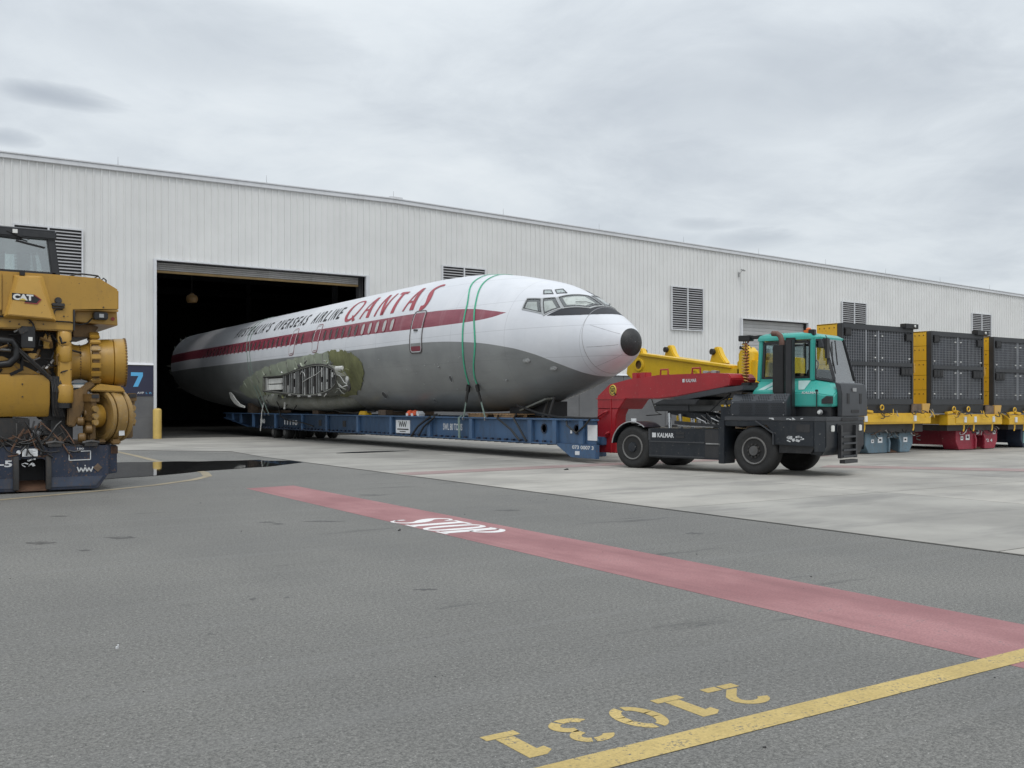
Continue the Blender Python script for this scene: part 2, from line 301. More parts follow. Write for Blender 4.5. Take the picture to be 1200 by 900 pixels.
# ------------------------------------------------------------------ mesh building
MAT4 = {}
class MB:
    def __init__(s): s.v = []; s.f = []; s.m = []
    def add(s, vs, fs, mi=0):
        o = len(s.v); s.v += [tuple(v) for v in vs]
        for f in fs: s.f.append([o + i for i in f]); s.m.append(mi)
        return s
    def box(s, x0, x1, y0, y1, z0, z1, mi=0):
        vs = [(x, y, z) for x in (x0, x1) for y in (y0, y1) for z in (z0, z1)]
        return s.add(vs, [(0, 1, 3, 2), (4, 6, 7, 5), (0, 4, 5, 1), (2, 3, 7, 6), (0, 2, 6, 4), (1, 5, 7, 3)], mi)
    def obox(s, c, size, ax=(1, 0, 0), up=(0, 0, 1), mi=0):
        a = Vector(ax).normalized(); u = Vector(up); u = (u - a * u.dot(a)).normalized(); w = u.cross(a)
        c = Vector(c); h = [q / 2 for q in size]
        vs = [c + a * (i * h[0]) + w * (j * h[1]) + u * (k * h[2]) for i in (-1, 1) for j in (-1, 1) for k in (-1, 1)]
        return s.add(vs, [(0, 1, 3, 2), (4, 6, 7, 5), (0, 4, 5, 1), (2, 3, 7, 6), (0, 2, 6, 4), (1, 5, 7, 3)], mi)
    def bar(s, p0, p1, w, h, up=(0, 0, 1), mi=0):
        p0 = Vector(p0); p1 = Vector(p1); return s.obox((p0 + p1) / 2, ((p1 - p0).length, w, h), p1 - p0, up, mi)
    def prism(s, pts, axis, a, b, mi=0):
        def mk(p, t):
            return (t, p[0], p[1]) if axis == 'x' else (p[0], t, p[1]) if axis == 'y' else (p[0], p[1], t)
        n = len(pts); vs = [mk(p, a) for p in pts] + [mk(p, b) for p in pts]
        return s.add(vs, [list(range(n))[::-1], list(range(n, 2 * n))] + [(i, (i + 1) % n, n + (i + 1) % n, n + i) for i in range(n)], mi)
    def loft(s, rings, cap=True, mi=0, close=True):
        n = len(rings[0]); vs = [p for r in rings for p in r]; fs = []
        for k in range(len(rings) - 1):
            for i in range(n if close else n - 1):
                j = (i + 1) % n; fs.append((k * n + i, k * n + j, (k + 1) * n + j, (k + 1) * n + i))
        if cap: fs += [list(range(n))[::-1], list(range((len(rings) - 1) * n, len(rings) * n))]
        return s.add(vs, fs, mi)
    def lathe(s, prof, o, axis=(0, 0, 1), n=20, mi=0, cap=True):
        a = Vector(axis).normalized(); t = Vector((1, 0, 0)) if abs(a.x) < .9 else Vector((0, 1, 0))
        e1 = (t - a * t.dot(a)).normalized(); e2 = a.cross(e1); o = Vector(o)
        rings = [[o + a * h + (e1 * math.cos(2 * math.pi * i / n) + e2 * math.sin(2 * math.pi * i / n)) * r for i in range(n)] for r, h in prof]
        return s.loft(rings, cap, mi)
    def cyl(s, p0, p1, r, r1=None, n=12, mi=0):
        p0 = Vector(p0); p1 = Vector(p1); return s.lathe([(r, 0), (r if r1 is None else r1, (p1 - p0).length)], p0, p1 - p0, n, mi)
    def tube(s, pts, r, n=6, mi=0):
        pts = [Vector(p) for p in pts]; rings = []; prev = None
        for i, p in enumerate(pts):
            d = (pts[min(i + 1, len(pts) - 1)] - pts[max(i - 1, 0)])
            if d.length < 1e-6: d = Vector((0, 0, 1))
            d.normalize()
            if prev is None:
                t = Vector((0, 0, 1)) if abs(d.z) < .9 else Vector((1, 0, 0)); prev = (t - d * t.dot(d)).normalized()
            else:
                prev = prev - d * prev.dot(d)
                prev = prev.normalized() if prev.length > 1e-5 else Vector((0, 0, 1)).cross(d).normalized()
            e2 = d.cross(prev)
            rings.append([p + (prev * math.cos(2 * math.pi * k / n) + e2 * math.sin(2 * math.pi * k / n)) * r for k in range(n)])
        return s.loft(rings, True, mi)
    def build(s, name, mats, parent=None, smooth=None, bevel=0., local=False, link=True, kind=None, label=None):
        if not isinstance(mats, (list, tuple)): mats = [mats]
        me = bpy.data.meshes.new(name); bm = bmesh.new()
        vs = s.v
        if parent is not None and not local:
            root = parent
            while root.parent: root = root.parent
            inv = MAT4[root.name].inverted(); vs = [inv @ Vector(v) for v in vs]
        bv = [bm.verts.new(v) for v in vs]
        for f, mi in zip(s.f, s.m):
            try: q = bm.faces.new([bv[i] for i in f]); q.material_index = mi
            except ValueError: pass
        bmesh.ops.remove_doubles(bm, verts=bm.verts, dist=1e-5)
        bmesh.ops.recalc_face_normals(bm, faces=bm.faces)
        if bevel:
            bm.normal_update()
            ed = [e_ for e_ in bm.edges if len(e_.link_faces) == 2 and e_.calc_face_angle(0) > .6]
            bmesh.ops.bevel(bm, geom=ed, offset=bevel, segments=2, affect='EDGES', clamp_overlap=True)
        bm.to_mesh(me); bm.free()
        for m in mats: me.materials.append(M[m] if isinstance(m, str) else m)
        if smooth is None: smooth = 35 if bevel else 0
        if smooth:
            me.polygons.foreach_set('use_smooth', [True] * len(me.polygons))
            me.set_sharp_from_angle(angle=R(smooth))
        o = bpy.data.objects.new(name, me); COL.objects.link(o)
        if parent is not None: o.parent = parent
        if kind: o['kind'] = kind
        if label: o['label'] = label
        return o
def tag(o, label=None, cat=None, group=None, kind=None):
    if label: o['label'] = label
    if cat: o['category'] = cat
    if group: o['group'] = group
    if kind: o['kind'] = kind
    return o
def thing(name, label, cat, loc=(0, 0, 0), rotz=0., group=None):
    o = bpy.data.objects.new(name, None); COL.objects.link(o); o.empty_display_size = .2
    o.location = loc; o.rotation_euler = (0, 0, rotz)
    MAT4[o.name] = Matrix.Translation(loc) @ Matrix.Rotation(rotz, 4, 'Z')
    return tag(o, label, cat, group)
def dup(o, parent=None):
    c = o.copy(); COL.objects.link(c)
    if parent is not None: c.parent = parent
    for ch in list(o.children): dup(ch, c)
    return c
def piece(proto, parent, loc):
    c = proto.copy(); COL.objects.link(c); c.parent = parent; c.location = loc; return c
def text2d(txt, size=1., shear=0., xs=1., bold=0., space=1.):
    cu = bpy.data.curves.new('txt', 'FONT'); cu.body = txt; cu.size = size; cu.shear = shear; cu.offset = bold; cu.space_character = space; cu.resolution_u = 3
    ob = bpy.data.objects.new('txt', cu); COL.objects.link(ob); bpy.context.view_layer.update()
    me = ob.to_mesh(); V_ = [(v.co.x * xs, v.co.y) for v in me.vertices]; F_ = [list(p.vertices) for p in me.polygons]
    ob.to_mesh_clear(); bpy.data.objects.remove(ob); bpy.data.curves.remove(cu)
    return V_, F_
def put_text(mb, txt, o, ex, ey, size, width=None, shear=0., xs=1., bold=0., mi=0, center=False, space=1.):
    V_, F_ = text2d(txt, 1., shear, xs, bold, space)
    x0 = min(v[0] for v in V_); x1 = max(v[0] for v in V_); y0 = min(v[1] for v in V_); y1 = max(v[1] for v in V_)
    sy = size / (y1 - y0); sx = sy if width is None else width / (x1 - x0)
    o = Vector(o); ex = Vector(ex); ey = Vector(ey); cx_ = (x0 + x1) / 2 if center else x0
    mb.add([o + ex * ((v[0] - cx_) * sx) + ey * ((v[1] - y0) * sy) for v in V_], F_, mi)
import math
def interp(t,xs,ys):
    # monotone-ish cubic (catmull) interpolation
    n=len(xs)
    if t<=xs[0]: return ys[0]
    if t>=xs[-1]: return ys[-1]
    i=0
    while t>xs[i+1]: i+=1
    def m(k):
        if k==0: return (ys[1]-ys[0])/(xs[1]-xs[0])
        if k==n-1: return (ys[-1]-ys[-2])/(xs[-1]-xs[-2])
        a=(ys[k]-ys[k-1])/(xs[k]-xs[k-1]); b=(ys[k+1]-ys[k])/(xs[k+1]-xs[k])
        if a*b<=0: return 0
        return 2*a*b/(a+b)
    h=xs[i+1]-xs[i]; s=(t-xs[i])/h
    return (1+2*s)*(1-s)**2*ys[i]+s*(1-s)**2*h*m(i)+s*s*(3-2*s)*ys[i+1]+s*s*(s-1)*h*m(i+1)
XC=15.6
CY=[18.40,18.42,18.46,18.55,18.75,18.95,19.3,20.0,20.55,21.45,22.5,23.5,24.6,26.0,28.0,50.0,56.0,63.5]
CZ=[2.94,3.07,3.16,3.27,3.41,3.54,3.74,4.12,4.38,4.70,4.93,5.12,5.27,5.38,5.43,5.43,5.42,5.30]
KY=[18.40,18.42,18.46,18.55,18.75,19.5,20.5,21.75,23.0,24.5,26,46.0,52.0,63.5]
KZ=[2.94,2.81,2.72,2.61,2.46,2.12,1.80,1.50,1.30,1.21,1.19,1.19,1.5,3.1]
WY=[18.40,18.42,18.46,18.55,18.75,19.0,19.7,20.5,21.5,22.5,23.5,25.0,27.0,50.0,63.5]
WW=[0.0,.13,.22,.33,.50,.66,.95,1.22,1.48,1.66,1.78,1.87,1.90,1.90,.95]
def sec(Y):
    t=interp(Y,CY,CZ);k=interp(Y,KY,KZ);w=interp(Y,WY,WW)
    return (t+k)/2,(t-k)/2,w
def surf(Y,th,off=0.0):
    zc,b,w=sec(Y); s,c=math.sin(th),math.cos(th)
    nx,nz=s*b,c*w; l=math.hypot(nx,nz) or 1
    return (XC-w*s-off*nx/l, Y, zc+b*c+off*nz/l)
def inside(x,Y,z):
    if Y<CY[0]: return 1
    zc,b,w=sec(Y)
    if w<=0: return 1
    return ((x-XC)/w)**2+((z-zc)/b)**2-1
def th_of(Y,z):
    zc,b,w=sec(Y); return math.acos(max(-1,min(1,(z-zc)/b)))
# ------------------------------------------------------------------ ground
def sheet(name, pts, z, mat, kind='structure', parent=None):
    mb = MB(); mb.add([(x, y, z) for x, y in pts], [list(range(len(pts)))])
    o = mb.build(name, mat, parent, local=True)
    if parent is None: tag(o, kind=kind)
    return o
sheet('asphalt_ground', [(-700, -700), (900, -700), (900, 900), (-700, 900)], 0, 'asphalt')
EX, WY_ = 8.82, 42.9
apron = sheet('concrete_apron', [(EX, -40), (110, -40), (110, 42.9), (-60, 42.9), (-60, 31.9), (6.7, 31.9), (9.1, 29.4), (EX, 26.0)], .004, 'dark_slot')
def slab(x0, x1, y0, y1, pts=None):
    g = .012; mb = MB()
    if pts is None: pts = [(x0 + g, y0 + g), (x1 - g, y0 + g), (x1 - g, y1 - g), (x0 + g, y1 - g)]
    mb.prism(pts, 'z', .0045, .012); mb.build('slab', 'concrete', apron, local=True)
ys = [-16, -10, -4, .6, 5.2, 9.8, 14.4, 19, 24.4, 31.9, 37.4, 42.9]
xs = [EX, 13.4, 18.1, 22.8, 27.5, 32.2, 37, 42, 47, 52, 57, 63, 69, 75, 82, 90, 100, 110]
for j in range(len(ys) - 1):
    for i in range(len(xs) - 1):
        if i == 0 and ys[j] == 24.4:
            slab(0, 0, 0, 0, [(EX + .01, 24.41), (xs[1] - .01, 24.41), (xs[1] - .01, 31.89), (6.74, 31.89), (9.1, 29.42), (EX + .01, 26.0)])
        else: slab(xs[i], xs[i + 1], ys[j], ys[j + 1])
xl = [EX, 4, -1, -6, -12, -20, -30, -45, -60]
for i in range(len(xl) - 1):
    slab(xl[i + 1], xl[i], 31.9, 37.4); slab(xl[i + 1], xl[i], 37.4, 42.9)

sheet('red_lane_marking', [(5.08, -8), (6.05, -8), (6.05, 3.0), (6.06, 9.3), (6.10, 16.25), (5.22, 16.1), (5.10, 7.8), (5.04, 3.0)], .0015, 'pink')
sheet('faded_red_marking', [(8.9, 17.25), (13.4, 17.55), (22, 17.6), (22, 18.2), (13.4, 18.3), (8.9, 18.0)], .016, 'pink_faint')
sheet('faded_red_marking', [(17.6, 14.5), (19.9, 11.4), (24, 5.8), (24.8, 6.1), (20.8, 11.9), (18.4, 14.9)], .016, 'pink_faint')
sheet('yellow_line_marking', [(-6, 2.905), (13, 2.905), (13, 3.06), (-6, 3.06)], .003, 'road_yellow')
def strip(name, path, w, z, mat):
    L_, R_ = [], []
    for i, p in enumerate(path):
        a = Vector(path[max(0, i - 1)]); b = Vector(path[min(len(path) - 1, i + 1)]); d = (b - a).normalized(); n = Vector((-d.y, d.x))
        L_.append(tuple(Vector(p) + n * w / 2)); R_.append(tuple(Vector(p) - n * w / 2))
    mb = MB(); k = len(path)
    mb.add([(x, y, z) for x, y in L_ + R_], [(i, i + 1, k + i + 1, k + i) for i in range(k - 1)])
    return tag(mb.build(name, mat), kind='structure')
strip('yellow_curve_marking', [(-3, 14.9), (-1, 15.3), (.6, 15.75), (1.57, 16.08), (2.06, 16.35), (3.29, 17.05), (4.08, 17.6), (5.0, 18.5), (5.5, 19.3), (5.75, 20.4), (5.85, 22.5), (5.95, 25), (6.1, 28.2), (6.2, 31.8)], .17, .004, 'road_yellow2')
# puddle
pud = [(2.4, 19.2), (3.3, 19.3), (4.0, 19.75), (4.65, 19.95), (5.3, 20.4), (5.85, 20.9), (6.5, 21.15), (7.1, 21.5), (7.55, 21.6), (8.0, 22.05), (8.5, 22.5), (9.0, 23.0), (8.75, 23.2), (8.95, 23.6), (8.5, 23.7), (8.2, 24.0), (8.3, 24.5), (7.7, 24.3), (7.2, 24.55), (6.8, 24.4), (6.3, 24.9), (5.7, 24.8), (5.2, 25.2), (4.6, 25.0), (3.8, 25.3), (2.6, 25.1), (1.4, 24.6), (.6, 23.4), (.9, 21.4), (1.6, 20.0)]
def smooth_loop(p, it=2):
    for _ in range(it):
        q = []
        for i in range(len(p)):
            a, b = p[i], p[(i + 1) % len(p)]
            q += [(a[0] * .75 + b[0] * .25, a[1] * .75 + b[1] * .25), (a[0] * .25 + b[0] * .75, a[1] * .25 + b[1] * .75)]
        p = q
    return p
sheet('puddle_water', smooth_loop(pud), .009, 'water')
sheet('puddle_water', smooth_loop([(11.0, 26.4), (12.0, 26.2), (13.2, 26.5), (14.0, 26.9), (12.9, 27.0), (11.8, 26.9)]), .0165, 'water')
# painted number 21031, reading from the building side
def glyphs(name, items, mat, z):
    mb = MB()
    for poly in items: mb.add([(x, y, z) for x, y in poly], [list(range(len(poly)))])
    return tag(mb.build(name, mat), kind='structure')
def arc(cx_, cy_, rx, ry, a0, a1, w, n=10, w1=None):
    o_, i_ = [], []
    for k in range(n + 1):
        t = R(a0 + (a1 - a0) * k / n)
        o_.append((cx_ + rx * math.cos(t), cy_ + ry * math.sin(t))); i_.append((cx_ + (rx - w) * math.cos(t), cy_ + (ry - w) * math.sin(t)))
    return [[o_[k], o_[k + 1], i_[k + 1], i_[k]] for k in range(n)]
def rect(x0, x1, y0, y1): return [[(x0, y0), (x1, y0), (x1, y1), (x0, y1)]]
W_ = .085
G_ = {'1': rect(.07, .155, 0.06, .31) + rect(.03, .195, 0, .056) + [[(.07, .31), (.07, .235), (.03, .225), (.025, .275)]],
      '0': arc(.11, .155, .11, .155, 12, 82, .055) + arc(.11, .155, .11, .155, 98, 168, .055) + arc(.11, .155, .11, .155, 192, 262, .055) + arc(.11, .155, .11, .155, 278, 348, .055) + rect(.165, .22, .123, .187) + rect(0, .055, .123, .187),
      '3': arc(.105, .228, .10, .082, -80, 60, .05) + arc(.105, .228, .10, .082, 72, 160, .05) + arc(.105, .082, .105, .086, -60, 80, .052) + arc(.105, .082, .105, .086, 200, 290, .052),
      '2': arc(.105, .215, .105, .095, -5, 165, .055) + [[(.155, .21), (.21, .207), (.19, .155), (.135, .17)], [(.135, .17), (.19, .155), (.10, .07), (.035, .075)]] + rect(.0, .10, 0, .058) + rect(.115, .21, 0, .058)}
for ch, x0 in (('2', 3.555), ('1', 3.225), ('0', 2.94), ('3', 2.62), ('1', 2.30)):
    tag(glyphs('painted_digit', [[(x0 - px, 3.47 - py) for px, py in poly] for poly in G_[ch]], 'road_yellow', .0015))
# STOP across the red lane, reading from the asphalt side
def stroke(pts, ws):
    L_, R_ = [], []
    for i, p in enumerate(pts):
        a = Vector(pts[max(0, i - 1)]); b = Vector(pts[min(len(pts) - 1, i + 1)]); d = (b - a).normalized(); n = Vector((-d.y, d.x)) * ws[i] / 2
        L_.append((p[0] + n.x, p[1] + n.y)); R_.append((p[0] - n.x, p[1] - n.y))
    return [[L_[i], L_[i + 1], R_[i + 1], R_[i]] for i in range(len(pts) - 1)]
def sm(pts, n=24):
    from itertools import chain
    outp = []
    for k in range(n + 1):
        t = k / n * (len(pts) - 1); i = min(int(t), len(pts) - 2); f = t - i
        p0, p1, p2, p3 = pts[max(i - 1, 0)], pts[i], pts[i + 1], pts[min(i + 2, len(pts) - 1)]
        outp.append(tuple(.5 * (2 * p1[j] + (p2[j] - p0[j]) * f + (2 * p0[j] - 5 * p1[j] + 4 * p2[j] - p3[j]) * f * f + (3 * p1[j] - p0[j] - 3 * p2[j] + p3[j]) * f ** 3) for j in range(len(p1))))
    return outp
def var(pts): q = sm(pts); return stroke([p[:2] for p in q], [p[2] for p in q])
ST = []
ST += var([(.40, .66, 0.062), (.36, .76, 0.050), (.24, .79, 0.062), (.12, .70, 0.112), (.12, .55, 0.163), (.24, .42, 0.213), (.36, .28, 0.163), (.36, .12, 0.100), (.22, .01, 0.050), (.08, .03, 0.050), (.0, .14, 0.062)]) + rect(-.03, .05, .10, .24)
ST += rect(.61, .79, .05, .74) + rect(.55, .85, 0, .045) + rect(.46, .94, .74, .79) + [[(.46, .74), (.50, .74), (.47, .58)], [(.94, .74), (.90, .74), (.93, .58)]]
ST += var([(1.20, .79, 0.037), (1.06, .70, 0.112), (1.02, .40, 0.163), (1.06, .10, 0.112), (1.20, .0, 0.037)]) + var([(1.20, .79, 0.037), (1.34, .70, 0.112), (1.38, .40, 0.163), (1.34, .10, 0.112), (1.20, .0, 0.037)])
ST += rect(1.51, 1.70, .05, .79) + rect(1.46, 1.76, 0, .045) + rect(1.46, 1.53, .745, .79) + var([(1.64, .77, 0.050), (1.80, .76, 0.075), (1.91, .60, 0.163), (1.80, .42, 0.075), (1.64, .40, 0.050)])
glyphs('stop_marking', [[(5.14 + py * .92, 10.58 - px * .80) for px, py in poly] for poly in ST], 'road_white', .003)
# dark damp marks and small repairs in the asphalt
random.seed(77)
for x0, y0, x1, y1, w in ((1.30, 10.91, 1.55, 10.75, 0.25), (2.03, 10.89, 2.31, 10.71, 0.22), (1.65, 10.06, 1.74, 10.00, 0.10), (3.83, 11.34, 3.99, 11.23, 0.14), (3.90, 11.09, 4.02, 11.01, 0.2), (4.30, 11.13, 4.72, 10.85, 0.14), (2.25, 6.86, 2.29, 6.83, 0.09), (2.48, 6.78, 2.51, 6.76, 0.06), (3.39, 6.54, 3.54, 6.44, 0.08), (1.69, 5.94, 1.72, 5.92, 0.05), (1.87, 13.36, 2.05, 13.25, 0.15), (6.29, 13.98, 6.65, 13.75, 0.2), (6.87, 10.94, 7.15, 10.75, 0.18), (7.34, 7.83, 7.51, 7.72, 0.17), (5.46, 4.15, 5.51, 4.11, 0.04)):
    n = 9; up_, lo_ = [], []
    for k in range(n + 1):
        f = k / n; tz = math.sin(math.pi * (.06 + .88 * f)) * w / 2; x, y = x0 + (x1 - x0) * f, y0 + (y1 - y0) * f; d = Vector((-(y1 - y0), x1 - x0)).normalized()
        a, b = tz * random.uniform(.35, 1.2), tz * random.uniform(.35, 1.2); up_.append((x + d.x * a, y + d.y * a)); lo_.append((x - d.x * b, y - d.y * b))
    sheet('damp_mark', up_ + lo_[::-1], .0012, 'asph_damp')
# scattered litter and stones on the asphalt
sm_ = MB()
for k in range(110):
    x = random.uniform(-3, 8.6); y = random.uniform(2.2, 26); r = random.uniform(.002, .007)
    sm_.obox((x, y, r * .4), (r * 2, r * 1.4, r), (math.cos(k), math.sin(k), .2))
tag(sm_.build('loose_stones', 'asph_dark'), kind='stuff')
for (x, y, l, m) in ((1.15, 5.8, .016, 'paper'), (4.8, 9.6, .03, 'asph_dark'), (14.6, 17.2, .14, 'black'), (12.4, 16.9, .10, 'black')):
    mb = MB(); mb.obox((x, y, .022), (l, l * .5, .012), (.8, .5, .1)); mb.obox((x + l * .3, y - l * .2, .028), (l * .5, l * .35, .02), (.3, .9, .3))
    tag(mb.build('litter_scrap', m), {'paper': 'tiny white scrap lying on the dark asphalt at left', 'asph_dark': 'small dark clod on the asphalt beside the red lane'}.get(m, 'small dark rubber scrap on the concrete in front of the tug' if x > 14 else 'small dark scrap on the concrete below the blue trailer'), 'litter')

# ------------------------------------------------------------------ warehouse
WZ = 3.09
def roof_z(x): return 11.42 - (21.1 - x) * .0075 if x < 21.1 else 11.42 - (x - 21.1) * .0222
wh = thing('warehouse', 'long white ribbed metal warehouse with shallow gable, grey concrete base and open dark doorway', 'warehouse', (14.9, 42.9, 0))
P0 = 10.05
DX0, DX1, DZ = 10.05, 19.65, 7.52
D2X0, D2X1, D2Z = 44.85, 50.85, 6.75
def panel(mb, x, z0, za, zb):
    w = .3; pr = [(0, 0), (.215, 0), (.228, -.045), (.27, -.045), (.285, 0), (.3, 0)]
    vs = [(x + a, WY_ + b - .004, z0) for a, b in pr] + [(x + a, WY_ + b - .004, za + (zb - za) * a / w) for a, b in pr]
    mb.add(vs, [(i, i + 1, 7 + i, 6 + i) for i in range(5)])
rest = MB()
count = 0
k = -40
while True:
    x = P0 + .3 * k
    if x > 99: break
    z0 = WZ
    if DX0 - .01 <= x < DX1 - .01: z0 = DZ
    elif D2X0 - .01 <= x < D2X1 - .01: z0 = D2Z
    za, zb = roof_z(x) - .12, roof_z(x + .3) - .12
    if 2.0 < x and count < 290:
        mb = MB(); panel(mb, x, z0, za, zb); mb.build('cladding_panel', 'clad', wh); count += 1
    else: panel(rest, x, z0, za, zb)
    k += 1
rest.build('cladding_panels', 'clad', wh, kind='stuff')
# wall core behind the sheeting
core = MB()
def wallbox(x0, x1, z0, z1): core.box(x0, x1, 42.93, 43.15, z0, z1)
def topz(x): return roof_z(x) - .15
for x0, x1, z0 in ((-2, DX0, 0), (DX0, DX1, DZ), (DX1, 21.1, 0), (21.1, D2X0, 0), (D2X0, D2X1, D2Z), (D2X1, 99, 0)):
    core.prism([(x0, z0), (x1, z0), (x1, topz(x1)), (x0, topz(x0))], 'y', 42.93, 43.15)
core.build('wall_core', ['clad_back'], wh)
# concrete base panels
xe = [-2, 2.9, 6.4, 9.93]
for a, b in zip(xe, xe[1:]):
    MB().box(a + .01, b - .01, 42.80, 42.92, 0, WZ).build('base_panel', 'precast', wh, bevel=.008)
x = 19.83
while x < 98:
    b = x + 3.12
    for lo, hi in (((x, min(b, D2X0 - .12)),) if x < D2X0 - .12 < b else ((x, b),)):
        if not (D2X0 - .2 < lo < D2X1):
            MB().box(lo + .01, hi - .01, 42.80, 42.92, 0, WZ).build('base_panel', 'precast', wh, bevel=.008)
    x = b if not (x < D2X0 < b) else D2X1 + .12
for a, b in ((-2, 9.93), (19.83, D2X0 - .12), (D2X1 + .12, 99)):
    MB().prism([(42.74, WZ), (42.93, WZ), (42.93, WZ + .10), (42.86, WZ + .10)], 'x', a, b).build('base_flashing', 'clad_trim', wh)
# fascia and gutter
fas = []
for a, b in ((-2, 21.1), (21.1, 99)):
    mb = MB(); za, zb = roof_z(a), roof_z(b)
    def sl_(y0, y1, lo, hi): mb.add([(a, y0, za + lo), (a, y1, za + lo), (a, y1, za + hi), (a, y0, za + hi), (b, y0, zb + lo), (b, y1, zb + lo), (b, y1, zb + hi), (b, y0, zb + hi)], [(0, 1, 2, 3), (7, 6, 5, 4), (0, 4, 5, 1), (1, 5, 6, 2), (2, 6, 7, 3), (3, 7, 4, 0)])
    sl_(42.77, 42.95, -.24, -.065); sl_(42.73, 43.2, -.06, 0)
    mb.build('fascia', 'clad_trim', wh, bevel=.01)
for i in range(11):
    x = 8.53 + 6.3 * i; z = roof_z(x) - .01
    MB().cyl((x, 42.85, z), (x, 42.85, z + .36), .012, .005, 6).box(x - .03, x + .03, 42.8, 42.9, z, z + .03).build('lightning_rod', 'steel', wh)
MB().box(20.9, 21.6, 42.76, 42.95, roof_z(21.1) - .02, roof_z(21.1) + .07).build('ridge_cap', 'clad_trim', wh, bevel=.015)
# louvred vents
for i, (lx, ztop, h) in enumerate(((4.65, 8.5, 2.5), (23.8, 8.37, 2.5), (39.05, 8.36, 2.5), (54.25, 8.36, 2.5), (69.16, 8.35, 2.5), (84.2, 8.35, 2.5))):
    w = 2.5
    fr = MB(); y0, y1 = 42.765, 42.86
    fr.box(lx, lx + w, 42.835, 42.843, ztop - h, ztop, 1)
    for a, b in ((lx - .03, lx + .03), (lx + w / 2 - .035, lx + w / 2 + .035), (lx + w - .03, lx + w + .03)): fr.box(a, b, y0 - .01, y1, ztop - h - .03, ztop + .03)
    for a, b in ((lx + .03, lx + w / 2 - .035), (lx + w / 2 + .035, lx + w - .03)):
        fr.box(a, b, y0 - .007, y1, ztop - .03, ztop + .028); fr.box(a, b, y0 - .007, y1, ztop - h - .028, ztop - h + .03)
    v = fr.build('louver', ['clad_trim', 'dark_slot'], wh)
    n = 18
    sl0 = None
    for j in range(n):
        z = ztop - .06 - (h - .1) * (j + .3) / n
        if sl0 is None:
            q = MB()
            for a, b in ((lx + .032, lx + w / 2 - .037), (lx + w / 2 + .037, lx + w - .032)):
                q.prism([(42.83, z), (42.822, z - .002), (42.767, z - .058), (42.773, z - .066), (42.83, z - .012)], 'x', a, b)
            sl0 = q.build('blade', 'louver', v); zf = z
        else: piece(sl0, v, (0, 0, z - zf))
# doorway trim, rolled up curtain, rail
tr = MB()
tr.box(9.93, 10.05, 42.74, 43.2, 0, DZ + .06); tr.build('door_jamb', 'clad_trim', wh, bevel=.006)
MB().box(19.65, 19.83, 42.74, 43.2, 0, DZ + .06).build('door_jamb', 'clad_trim', wh, bevel=.006)
MB().box(10.053, 19.647, 42.74, 43.2, DZ, DZ + .058).build('door_header', 'clad_trim', wh, bevel=.006)
for j in range(4):
    MB().prism([(43.25, 7.50 - j * .085), (43.22, 7.48 - j * .085), (43.22, 7.435 - j * .085), (43.25, 7.418 - j * .085), (43.29, 7.418 - j * .085), (43.29, 7.5 - j * .085)], 'x', 10.06, 19.45).build('curtain_slat', 'grey_metal', wh)
MB().box(10.06, 19.45, 43.2, 43.32, 7.06, 7.155).build('bottom_rail', 'ochre', wh, bevel=.01)
MB().box(19.45, 19.645, 43.16, 43.5, 0, 7.5).build('door_guide', 'dark_slot', wh)
MB().box(10.055, 10.12, 43.16, 43.5, 0, 7.5).build('door_guide', 'dark_slot', wh)
# second doorway, closed
for a, b in ((D2X0 - .12, D2X0), (D2X1, D2X1 + .12)): MB().box(a, b, 42.74, 43.1, 0, D2Z + .06).build('door_jamb', 'clad_trim', wh, bevel=.006)
MB().box(D2X0 + .003, D2X1 - .003, 42.74, 43.1, D2Z, D2Z + .058).build('door_header', 'clad_trim', wh, bevel=.006)
cl = MB().box(D2X0, D2X1, 43.12, 43.2, 0, D2Z).build('roller_door', 'dark_slot', wh)
s0 = MB().prism([(43.119, 0), (43.10, .02), (43.095, .12), (43.10, .20), (43.119, .22)], 'x', D2X0 + .08, D2X1 - .08).build('curtain_slat', 'door2', cl)
for j in range(1, 30): piece(s0, cl, (0, 0, .224 * j))
MB().box(D2X1 - .08, D2X1, 42.95, 43.11, 0, D2Z).build('door_guide', 'dark_slot', wh)
# wall lamp on a bracket
lm = MB(); lm.tube([(44.6, 42.86, 9.45), (44.6, 42.7, 9.55), (44.6, 42.55, 9.68)], .018); lm.obox((44.6, 42.5, 9.68), (.2, .22, .06), (.0, -1, -.5)); lm.box(44.54, 44.66, 42.82, 42.85, 9.3, 9.6)
lm.build('wall_lamp', 'steel', wh)
# hall behind the wall
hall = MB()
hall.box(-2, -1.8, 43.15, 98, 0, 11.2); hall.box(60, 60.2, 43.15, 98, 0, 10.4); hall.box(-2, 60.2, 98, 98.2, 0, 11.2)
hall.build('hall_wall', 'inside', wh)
MB().add([(-2, 42.95, roof_z(-2) - .16), (21.1, 42.95, 11.26), (21.1, 46.2, 11.26), (-2, 46.2, roof_z(-2) - .16), (99, 42.95, roof_z(99) - .16), (99, 98.2, roof_z(99) - .16), (-2, 57.0, roof_z(-2) - .16), (21.1, 57.0, 11.26), (21.1, 98.2, 11.26), (-2, 98.2, roof_z(-2) - .16), (-2, 47.5, roof_z(-2) - .16), (21.1, 47.5, 11.26), (21.1, 56, 11.26), (-2, 56, roof_z(-2) - .16)], [(0, 1, 2, 3), (6, 7, 8, 9), (10, 11, 12, 13), (1, 4, 5, 8)]).build('roof', 'inside_roof', wh)  # two open strips added in the unseen roof to let daylight onto the fuselage
MB().box(-1.8, 60, 43.15, 98, -.02, .011).build('hall_floor', 'hall_floor', wh)
